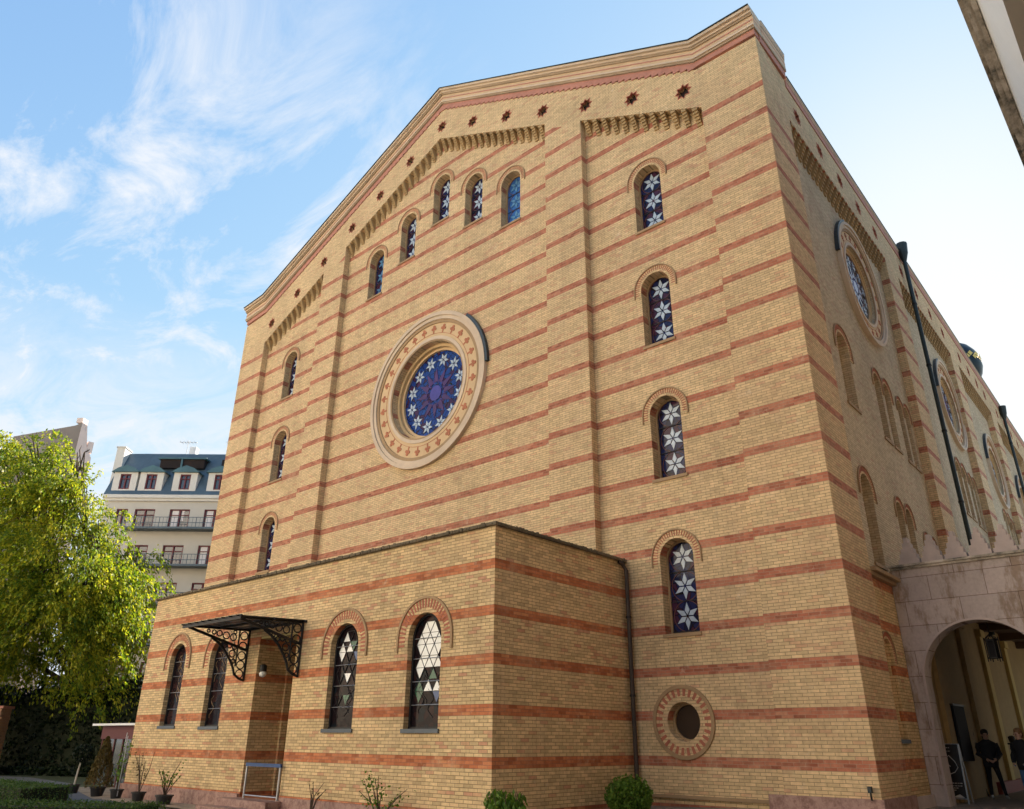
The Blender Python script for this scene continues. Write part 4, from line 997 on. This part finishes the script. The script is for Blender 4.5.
def big_tree():
    t = thing('acacia_tree', 'large yellow green tree with drooping foliage left of the brick annexe', 'tree', (-43.5, 1.1, -1.5))
    H = np.array([.7462, .6657, 0]); W = np.array([-.6657, .7462, 0])
    B = [((-35.67, -6.47, 11.6), 2.1, .42), ((-33.9, -4.7, 10.6), 1.3, .32), ((-37.1, -5.6, 8.6), 3.4, .9), ((-34.9, -3.3, 7.9), 2.6, 1.), ((-33.95, -2.3, 6.9), 1.8, 1.05),
         ((-37.0, -3.4, 5.0), 3.3, .9), ((-35.2, -1.6, 4.4), 1.9, 1.05), ((-35.3, -.9, 2.7), 1.35, 1.), ((-39., -5.7, 5.6), 3.2, .9), ((-39.4, -8.2, 9.2), 3.4, .8), ((-40.7, -6.7, 4.7), 3.4, .8), ((-34.3, -5.6, 12.2), 1.4, .45), ((-36.6, -8.0, 12.0), 2.2, .55), ((-33.4, -3.8, 9.2), 1.2, .5), ((-35.6, -6.3, 10.4), 2.2, .7), ((-34.4, -1.9, 5.6), 1.4, 1.0), ((-36.2, -7.0, 13.2), 1.5, .5), ((-34.4, -5.5, 12.9), 1.1, .45), ((-37.6, -8.6, 12.9), 1.6, .6)]
    B = [((c[0]-5.0, c[1]+1.55, c[2]*1.1+.1), r*1.10, d) for c, r, d in B]
    blobs = [(c, np.array((r, r, r*.95)), d) for c, r, d in B]
    cc = blob_points(blobs, 4.4, .45)                         # boughs, with gaps between them
    sp = np.concatenate([c+RNG.normal(size=(k, 3))*np.array((.55, .55, .32))*(.7+.6*RNG.random()) for c in cc for k in [int(6+9*RNG.random())]])
    ctr = np.array((-41.5, -2.7, 7.6)); C_ = []; U_ = []; S_ = []
    for p in sp:
        o = p-ctr; o[2] *= .5; o = o/np.linalg.norm(o); L = .8+.9*RNG.random(); k = int(26+16*RNG.random())
        tt = RNG.random(k)**.8; droop = (.6+.8*RNG.random())
        d0 = o+.5*RNG.normal(size=3); d0 /= np.linalg.norm(d0); d0[2] = max(d0[2], -.1)
        q = p+np.outer(tt*L, d0); q[:, 2] -= droop*L*tt**2
        q += RNG.normal(size=(k, 3))*.10
        u = np.tile(d0, (k, 1)); u[:, 2] -= 2*droop*tt+.4; u += RNG.normal(size=(k, 3))*.55
        C_.append(q); U_.append(u); S_.append(.12+.10*RNG.random(k))
    C_ = np.concatenate(C_); U_ = np.concatenate(U_); S_ = np.concatenate(S_)
    link('crown', leaf_mesh(C_, rnd_dir(len(C_)), U_, S_*1.1, .46), M['leaf_tree'], t)
    mb = MB(); b0 = Vector((-43.5, 1.1, -1.6))
    mb.tube([b0, b0+Vector((.1, .1, 2)), b0+Vector((.25, -.1, 4.2)), b0+Vector((.2, -.6, 6.5))], [.42, .34, .28, .2], 12); tr = mb.build('trunk', M['bark'], t)
    mb = MB(); r = random.Random(4)
    for c, rr, d in B:
        s = b0+Vector((.2, -.1, 3.2+2.5*r.random())); e = Vector(c); m = (s+e)/2+Vector((r.uniform(-.5, .5), r.uniform(-.5, .5), .6))
        mb.tube([s, m, e], [.16, .11, .05], 7)
        for k in range(7):
            w = Vector((r.gauss(0, 1), r.gauss(0, 1), r.gauss(.3, .8))).normalized()*rr*.95
            mb.tube([m.lerp(e, .4+.5*r.random()), e+w*.6+Vector((0, 0, .2)), e+w], [.05, .03, .012], 5)
    mb.build('limbs', M['bark'], tr)
big_tree()
def clump(name, par, c, r, n, size, mat, shell=.5, asp=.6, upz=.3):
    P = blob_points([(c, np.array(r), n/np.mean(r)**2)], 1, shell); u = rnd_dir(len(P)); u[:, 2] += upz
    return link(name, leaf_mesh(P, rnd_dir(len(P)), u, size*(.7+.6*RNG.random(len(P))), asp), mat, par)
def slab_leaves(x, n, thick=.10):
    """points near the faces of a box given by centre, half axes (3 vectors)"""
    c, ax, ay, az = [np.array(q, float) for q in x]
    A = [np.linalg.norm(np.cross(*p)) for p in ((ay, az), (ay, az), (ax, az), (ax, az), (ax, ay))]
    f = RNG.choice(5, n, p=np.array(A)/sum(A)); uvw = RNG.uniform(-1, 1, (n, 3)); uvw[f == 0, 0] = -1; uvw[f == 1, 0] = 1; uvw[f == 2, 1] = -1; uvw[f == 3, 1] = 1; uvw[f == 4, 2] = 1
    P = c+uvw[:, :1]*ax+uvw[:, 1:2]*ay+uvw[:, 2:]*az
    return P+RNG.normal(size=(n, 3))*thick
def hedge(name, label, cat, c, ax, ay, az, n, size, mat, core, thick=.05, group=None):
    c, ax, ay, az = map(Vector, (c, ax, ay, az)); t = thing(name, label, cat, c-az, group)
    P = slab_leaves((c, ax, ay, az), n, thick); u = rnd_dir(n); u[:, 2] += .4
    link('foliage', leaf_mesh(P, rnd_dir(n), u, size*(.7+.6*RNG.random(n)), .6), mat, t)
    mb = MB(); mb.obox(c, ax*.97, ay*.93, az*.95); mb.build('branches', core, t); return t
M['leafcore'] = simple('dark twig core', (.018, .024, .010), .95, var=.4, scale=9)
hedge('ivy_wall', 'tall dark ivy covered garden wall under the tree', 'ivy wall', (-40, 1.2, .5), (7.6, 3.2, 0), (-.3, .4, 0), (0, 0, 1.95), 15000, .22, M['leaf_dark'], M['leafcore'], .22)
hedge('box_hedge', 'clipped low box hedge ending beside the asphalt path, the farther one', 'hedge', (-27.0, -8.0, -1.32), (4.9, .15, 0), (-.05, .75, 0), (0, 0, .22), 14000, .055, M['leaf_box'], M['leafcore'], .035, 'clipped box hedges by the path')
hedge('box_hedge', 'clipped low box hedge along the bottom edge, nearest on the left', 'hedge', (-18.2, -11.6, -1.34), (4.3, 3.1, 0), (.45, -.62, 0), (0, 0, .20), 16000, .05, M['leaf_box'], M['leafcore'], .03, 'clipped box hedges by the path')
iv = bpy.data.objects['ivy_wall']
P = blob_points([((-40+7.6*f-.1, 1.2+3.2*f, 2.5+.25*math.sin(9*f)), np.array((1.0, .8, .55+.35*abs(math.sin(5*f+1)))), 1.) for f in np.linspace(-1, 1, 11)], 560, .3)
u = rnd_dir(len(P)); u[:, 2] -= .4
link('overgrowth', leaf_mesh(P, rnd_dir(len(P)), u, .2+.12*RNG.random(len(P)), .55), M['leaf_dark'], iv)
# lower dark shrubs at the foot of the ivy
t = thing('ground_ivy', 'dark ground ivy spreading at the foot of the ivy wall', 'ground cover', (-40, 0, -1.5))
P = np.stack([RNG.uniform(-50, -27, 9000), RNG.uniform(-1, 1, 9000), np.zeros(9000)], 1); P[:, 0] = RNG.uniform(-47, -32, 9000); P[:, 1] = .1+(P[:, 0]+40)*.42+P[:, 1]*.9; P[:, 2] = -1.5+RNG.random(9000)*.35
u = rnd_dir(9000); bpy.data.objects.remove(t)
gi = link('ground_ivy', leaf_mesh(P, rnd_dir(9000), u, .16+.1*RNG.random(9000), .6), M['leaf_dark']); gi['kind'] = 'stuff'; gi['label'] = 'dark ground ivy spreading at the foot of the ivy wall'; gi['category'] = 'ground cover'

t = thing('brick_pillar', 'reddish brown brick garden pillar at the far left edge', 'pillar', (-42.4, -3.2, -1.5))
Lp = local((-43.2, -4.27, 0), (.7462, .6657))
mb = MB(); lbox(mb, Lp, -1.2, 1.05, -1.6, 1.68, 0, .9)
for k in range(13): lbox(mb, Lp, 1.051, 1.08+.03*(k % 2), -1.5+.24*k, -1.5+.24*k+.12, .05, .85)
mb.build('shaft', M['brick_pillar'], t)
mb = MB(); lbox(mb, Lp, -1.25, 1.15, 1.681, 1.80, -.06, .96); mb.build('cap', M['redcourse'], t)

ki = thing('garden_kiosk', 'small glazed kiosk with flat white roof and maroon fascia beside the annexe corner', 'kiosk', (-28.5, -1.8, -1.5))
KX0, KX1, KY0, KY1 = -30.6, -26.0, -3.0, -.6
mb = MB(); mb.box(KX0-.5, KX1, KY0-.35, KY1+.3, .78, .86); mb.build('roof', M['white_metal'], ki)
mb = MB(); mb.box(KX0, KX1, KY0-.1, KY1, .27, .779); mb.build('fascia', M['maroon'], ki)
mb = MB(); mb.box(KX0+.05, KX1-.05, KY0, KY0+.03, -1.4, .269); mb.box(KX0+.05, KX0+.08, KY0+.031, KY1-.1, -1.4, .269); mb.build('glazing', M['kglass'], ki)
mb = MB()
for x in (KX0+.02, KX0+1.2, KX0+2.0, KX0+2.8, KX0+3.6): mb.box(x, x+.07, KY0-.04, KY0-.001, -1.5, .269)
mb.build('mullions', M['maroon'], ki)
mb = MB(); mb.box(KX0+.1, KX1, KY1-.2, KY1, -1.5, .26); mb.build('back_wall', M['maroon'], ki)

def pot(name, label, x, y, r=.2, h=.30, g=-1.52, group='potted plants along the annexe wall'):
    t = thing(name, label, 'potted plant', (x, y, g), group)
    mb = MB(); mb.lathe([(r*.72, g), (r*.98, g+h*.86), (r*1.1, g+h*.87), (r*1.1, g+h), (r*.95, g+h), (r*.9, g+h*.9)], (x, y, 0), 18); mb.build('pot', M['pot'], t)
    mb = MB(); mb.lathe([(r*.9, g+h*.84), (r*.9, g+h*.9)], (x, y, 0), 14); mb.build('soil', M['soil'], t); return t, g+h
GP = 'potted plants along the annexe wall'
t, z = pot('topiary_tree', 'potted ball topiary on a bare slanting stem, farthest left of the pots', -26.2, -5.5)
mb = MB(); mb.tube([(-26.2, -5.5, z-.05), (-26.12, -5.5, z+.45), (-25.98, -5.5, z+.85)], [.035, .03, .025], 7); mb.build('stem', M['b_wall'], t); clump('crown', t, (-25.95, -5.5, z+1.02), (.36, .36, .32), 900, .09, M['leaf_dark'])
t, z = pot('potted_conifer', 'potted browning cone shaped conifer beside the glazed kiosk', -23.9, -5.6, .24, .3)
n = 2600; hh = RNG.random(n)**.8; rr = (.46*(1-hh)**.75+.03)*(.6+.4*RNG.random(n)); a = RNG.uniform(0, 2*PI, n)
P = np.stack([-23.9+rr*np.cos(a), -5.6+rr*np.sin(a), z+hh*1.55], 1); u = rnd_dir(n)*.6; u[:, 2] += 1
link('crown', leaf_mesh(P, rnd_dir(n), u, .07+.06*RNG.random(n), .4), M['leaf_brown'], t)
def sparse(t, x, y, z, h, nst, nl, spread, size, mat, stems='bark'):
    mb = MB(); r = random.Random(int(x*100)); C_ = []
    for k in range(nst):
        a = r.uniform(0, 2*PI); e = Vector((x+spread*math.cos(a)*r.random(), y+spread*math.sin(a)*r.random(), z+h*r.uniform(.55, 1)))
        m = Vector((x, y, z)).lerp(e, .5)+Vector((r.uniform(-.06, .06), r.uniform(-.06, .06), .05)); mb.tube([(x, y, z-.05), m, e], [.014, .011, .006], 5)
        for j in range(nl):
            f = r.uniform(.35, 1.05); p = Vector((x, y, z)).lerp(e, f); C_.append([p.x+r.gauss(0, .07), p.y+r.gauss(0, .07), p.z+r.gauss(0, .06)])
    mb.build('stems', M[stems], t); C_ = np.array(C_); u = rnd_dir(len(C_))
    link('leaves', leaf_mesh(C_, rnd_dir(len(C_)), u, size*(.7+.6*RNG.random(len(C_))), .65), mat, t)
t, z = pot('potted_shrub', 'potted tall thin shrub tied to pale stakes at the annexe corner', -22.3, -5.65)
sparse(t, -22.3, -5.65, z, 1.5, 6, 26, .3, .10, M['leaf_bush'])
mb = MB(); mb.tube([(-22.45, -5.65, z-.2), (-22.45, -5.6, z+1.7)], .015, 5); mb.tube([(-22.1, -5.7, z-.2), (-22.12, -5.7, z+1.6)], .015, 5); mb.build('stakes', M['steel'], t)
t, z = pot('potted_shrub', 'potted nearly leafless shrub below the leftmost annexe window', -20.5, -5.75); sparse(t, -20.5, -5.75, z, 1.2, 7, 9, .45, .07, M['leaf_brown'])
t, z = pot('potted_shrub', 'potted sparse green rose shrub below the second annexe window', -18.6, -5.85, .24); sparse(t, -18.6, -5.85, z, .95, 8, 10, .55, .085, M['leaf_bush'])
t = thing('rose_bush', 'straggly green rose bush climbing the annexe wall right of the door', 'shrub', (-9.1, -5.5, -1.4), 'roses against the annexe wall'); sparse(t, -9.1, -5.5, -1.35, 1.0, 9, 17, .75, .085, M['leaf_bush'])
t = thing('rose_bush', 'leafless thorny rose stems standing between door and rose bush', 'shrub', (-11.6, -5.6, -1.4), 'roses against the annexe wall'); sparse(t, -11.6, -5.6, -1.35, .75, 7, 3, .6, .05, M['leaf_brown'])
t = thing('green_bush', 'bright green leafy bush at the annexe corner', 'bush', (-4.0, -7.0, -1.25))
clump('foliage', t, (-4.0, -7., -.86), (.30, .30, .36), 700, .10, M['leaf_bush'], .3, .5, 1.1); clump('foliage', t, (-4.2, -7.05, -.74), (.20, .2, .30), 260, .11, M['leaf_bush'], .2, .45, 1.4); clump('foliage', t, (-3.78, -6.95, -.80), (.20, .2, .34), 260, .11, M['leaf_bush'], .2, .45, 1.4)
mb = MB()
for k in range(8): a = 2*PI*k/8; mb.tube([(-4, -7, -1.25), (-4+.3*math.cos(a), -7+.3*math.sin(a), -.5)], [.014, .006], 5)
mb.build('stems', M['bark'], t)
t, z = pot('topiary_ball', 'dense round green topiary ball beside the brown downpipe', -4.95, -1.6, .22, .28, -1.2, None); t['category'] = 'topiary'
mb = MB(); mb.tube([(-4.95, -1.6, z-.05), (-4.95, -1.6, z+.2)], .03, 7); mb.build('stem', M['bark'], t)
P = np.concatenate([blob_points([((-5.05, -1.6, -.84), np.array((.52, .52, .40)), 1.)], 13000, .55), blob_points([((-5.05, -1.6, -.80), np.array((.57, .57, .45)), 1.)], 1900, .8)])
u = rnd_dir(len(P)); u[:, 2] += .5
link('crown', leaf_mesh(P, rnd_dir(len(P)), u, .06+.05*RNG.random(len(P)), .55), M['leaf_bush'], t)
t = thing('barrier_gate', 'silver low barrier with blue top bar across the annexe doorway', 'barrier', (-14.5, -5.25, -1.17))
mb = MB(); mb.tube([(-15.32, -5.22, -1.17), (-15.32, -5.22, -.38)], .03, 8); mb.tube([(-13.68, -5.22, -1.17), (-13.68, -5.22, -.38)], .03, 8); mb.tube([(-15.32, -5.22, -1.10), (-13.68, -5.22, -1.10)], .018, 6); mb.build('posts', M['steel'], t)
mb = MB(); mb.box(-15.36, -13.64, -5.25, -5.19, -.38, -.29); mb.build('top_bar', M['blue_bar'], t)
mb = MB(); mb.box(-15.29, -13.71, -5.228, -5.214, -1.07, -.41); mb.build('mesh_panel', M['wood'], t); bpy.data.objects.remove(bpy.data.objects['mesh_panel'])

# ================================================================== GROUND
def gz(x): return -1.05-.47*min(1., max(0., (-x-3)/14.))
mb = MB(); xs = [-300, -120, -60, -40, -25, -17, -13, -10, -7, -3, 3, 8, 20, 60, 300]; ys = [-300, -80, -30, -15, -5, 5, 30, 100, 400]
vs = [(x, y, gz(x)) for x in xs for y in ys]; ny = len(ys)
mb.add(vs, [(i*ny+j, (i+1)*ny+j, (i+1)*ny+j+1, i*ny+j+1) for i in range(len(xs)-1) for j in range(ny-1)])
structure(mb.build('ground', M['soil']))
def sheet(name, m, pts, dz):
    mb = MB(); mb.add([(x, y, gz(x)+dz) for x, y in pts], [tuple(range(len(pts)))]); return structure(mb.build(name, m))
sheet('path', M['path'], [(-60, -10.5), (-30, -8.9), (-17.2, -7.6), (-17.2, -6.3), (-23, -6.0), (-28, -4.6), (-33, -3.0), (-40, -2.3), (-47, -4.0), (-60, -8.5)], .006)
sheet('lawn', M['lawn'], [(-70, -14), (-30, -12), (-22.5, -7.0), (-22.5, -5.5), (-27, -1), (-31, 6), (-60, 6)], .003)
sheet('gravel_strip', M['gravel'], [(-30, -4.0), (-28, -4.7), (-23, -6.1), (-15.1, -6.3), (-15.1, -5.2), (-23., -5.2), (-29, -2.5)], .010)
sheet('courtyard_paving', M['paving'], [(-2.9, -30), (6.5, -30), (6.5, 30), (-2.9, 30)], .004)

# ================================================================== WORLD, SUN, CAMERA
EL, AZ = math.radians(28.), math.radians(-8.)          # azimuth from +y towards -x
sd = Vector((math.sin(AZ)*math.cos(EL), math.cos(AZ)*math.cos(EL), math.sin(EL)))
w = bpy.data.worlds.new('World'); scene.world = w; w.use_nodes = True; t = NT(w.node_tree); nt = w.node_tree
bg = nt.nodes['Background']
sky = t.n('ShaderNodeTexSky'); sky.sky_type = 'NISHITA'; sky.sun_disc = False; sky.sun_elevation = EL; sky.sun_rotation = AZ
sky.air_density = 1.0; sky.dust_density = .3; sky.ozone_density = 1.2; sky.altitude = 120
tc = t.n('ShaderNodeTexCoord'); sp = t.n('ShaderNodeSeparateXYZ'); t.l(tc.outputs['Generated'], sp.inputs[0])
zc = t.math('MAXIMUM', sp.outputs[2], .06)
cv = t.n('ShaderNodeCombineXYZ'); t.l(t.math('DIVIDE', sp.outputs[0], zc), cv.inputs[0]); t.l(t.math('DIVIDE', sp.outputs[1], zc), cv.inputs[1])
mp = t.n('ShaderNodeMapping'); t.l(cv.outputs[0], mp.inputs[0]); mp.inputs['Scale'].default_value = (1.5, 3.2, 1); mp.inputs['Rotation'].default_value = (0, 0, math.radians(35)); mp.inputs['Location'].default_value = (.6, .2, 0)
nz = t.n('ShaderNodeTexNoise'); nz.inputs['Scale'].default_value = 1.35; nz.inputs['Detail'].default_value = 8; nz.inputs['Roughness'].default_value = .66; nz.inputs['Distortion'].default_value = .6; t.l(mp.outputs[0], nz.inputs['Vector'])
cl = t.ramp(nz.outputs[0], [(.48, 0.), (.66, 1.)])
# cirrus drifts lie in the west (-x); the east stays clear
ms = t.ramp(t.math('MULTIPLY', sp.outputs[0], -1.), [(.46, .0), (.72, 1.)])
low = t.math('MULTIPLY', t.ramp(sp.outputs[2], [(.30, 1.), (.47, 0.)]), t.ramp(nz.outputs[0], [(.34, .15), (.56, 1.)]))
cf = t.math('MULTIPLY', t.math('MULTIPLY', t.math('MAXIMUM', cl, low), ms), .92)
CLOUD = (2.05, 2.15, 2.3); CAP = 2.42
# soft shoulder so that the sky round the sun keeps its tint instead of clipping
sc3 = t.n('ShaderNodeSeparateColor'); t.l(sky.outputs[0], sc3.inputs[0]); cc3 = t.n('ShaderNodeCombineColor')
for i, b in enumerate((2.75, 2.15, 1.45)):
    e = t.math('POWER', math.e, t.math('DIVIDE', sc3.outputs[i], -b)); t.l(t.math('MULTIPLY', t.math('SUBTRACT', 1., e), CAP), cc3.inputs[i])
mixc = t.mix(cf, cc3.outputs[0], CLOUD)
t.l(mixc, bg.inputs['Color']); bg.inputs['Strength'].default_value = .15
sun = bpy.data.lights.new('sun', 'SUN'); sun.energy = 5.0; sun.angle = math.radians(.5); sun.color = (1., .93, .82)
so = bpy.data.objects.new('sun', sun); COL.objects.link(so); so.rotation_euler = (-sd).to_track_quat('-Z', 'Y').to_euler()

cam = bpy.data.cameras.new('camera'); co = bpy.data.objects.new('camera', cam); COL.objects.link(co)
Rr, Rd, Rf = Vector((0.7483, 0.6634, 0.0072)), Vector((-0.2613, 0.3047, -0.9159)), Vector((-0.6098, 0.6835, 0.4013))
m = Matrix((Rr, -Rd, -Rf)).transposed().to_4x4(); m.translation = Vector((5.9719, -18.0714, .3276))
co.matrix_world = m; cam.sensor_width = 36; cam.lens = 766.991/1024*36; cam.clip_end = 2000; cam.clip_start = .05
scene.camera = co
scene.render.engine = 'CYCLES'
scene.view_settings.view_transform = 'Standard'; scene.view_settings.look = 'None'; scene.view_settings.exposure = 1.55; scene.view_settings.gamma = 1
scene.cycles.use_denoising = True; scene.cycles.max_bounces = 8; scene.cycles.diffuse_bounces = 5; scene.cycles.sample_clamp_indirect = 8
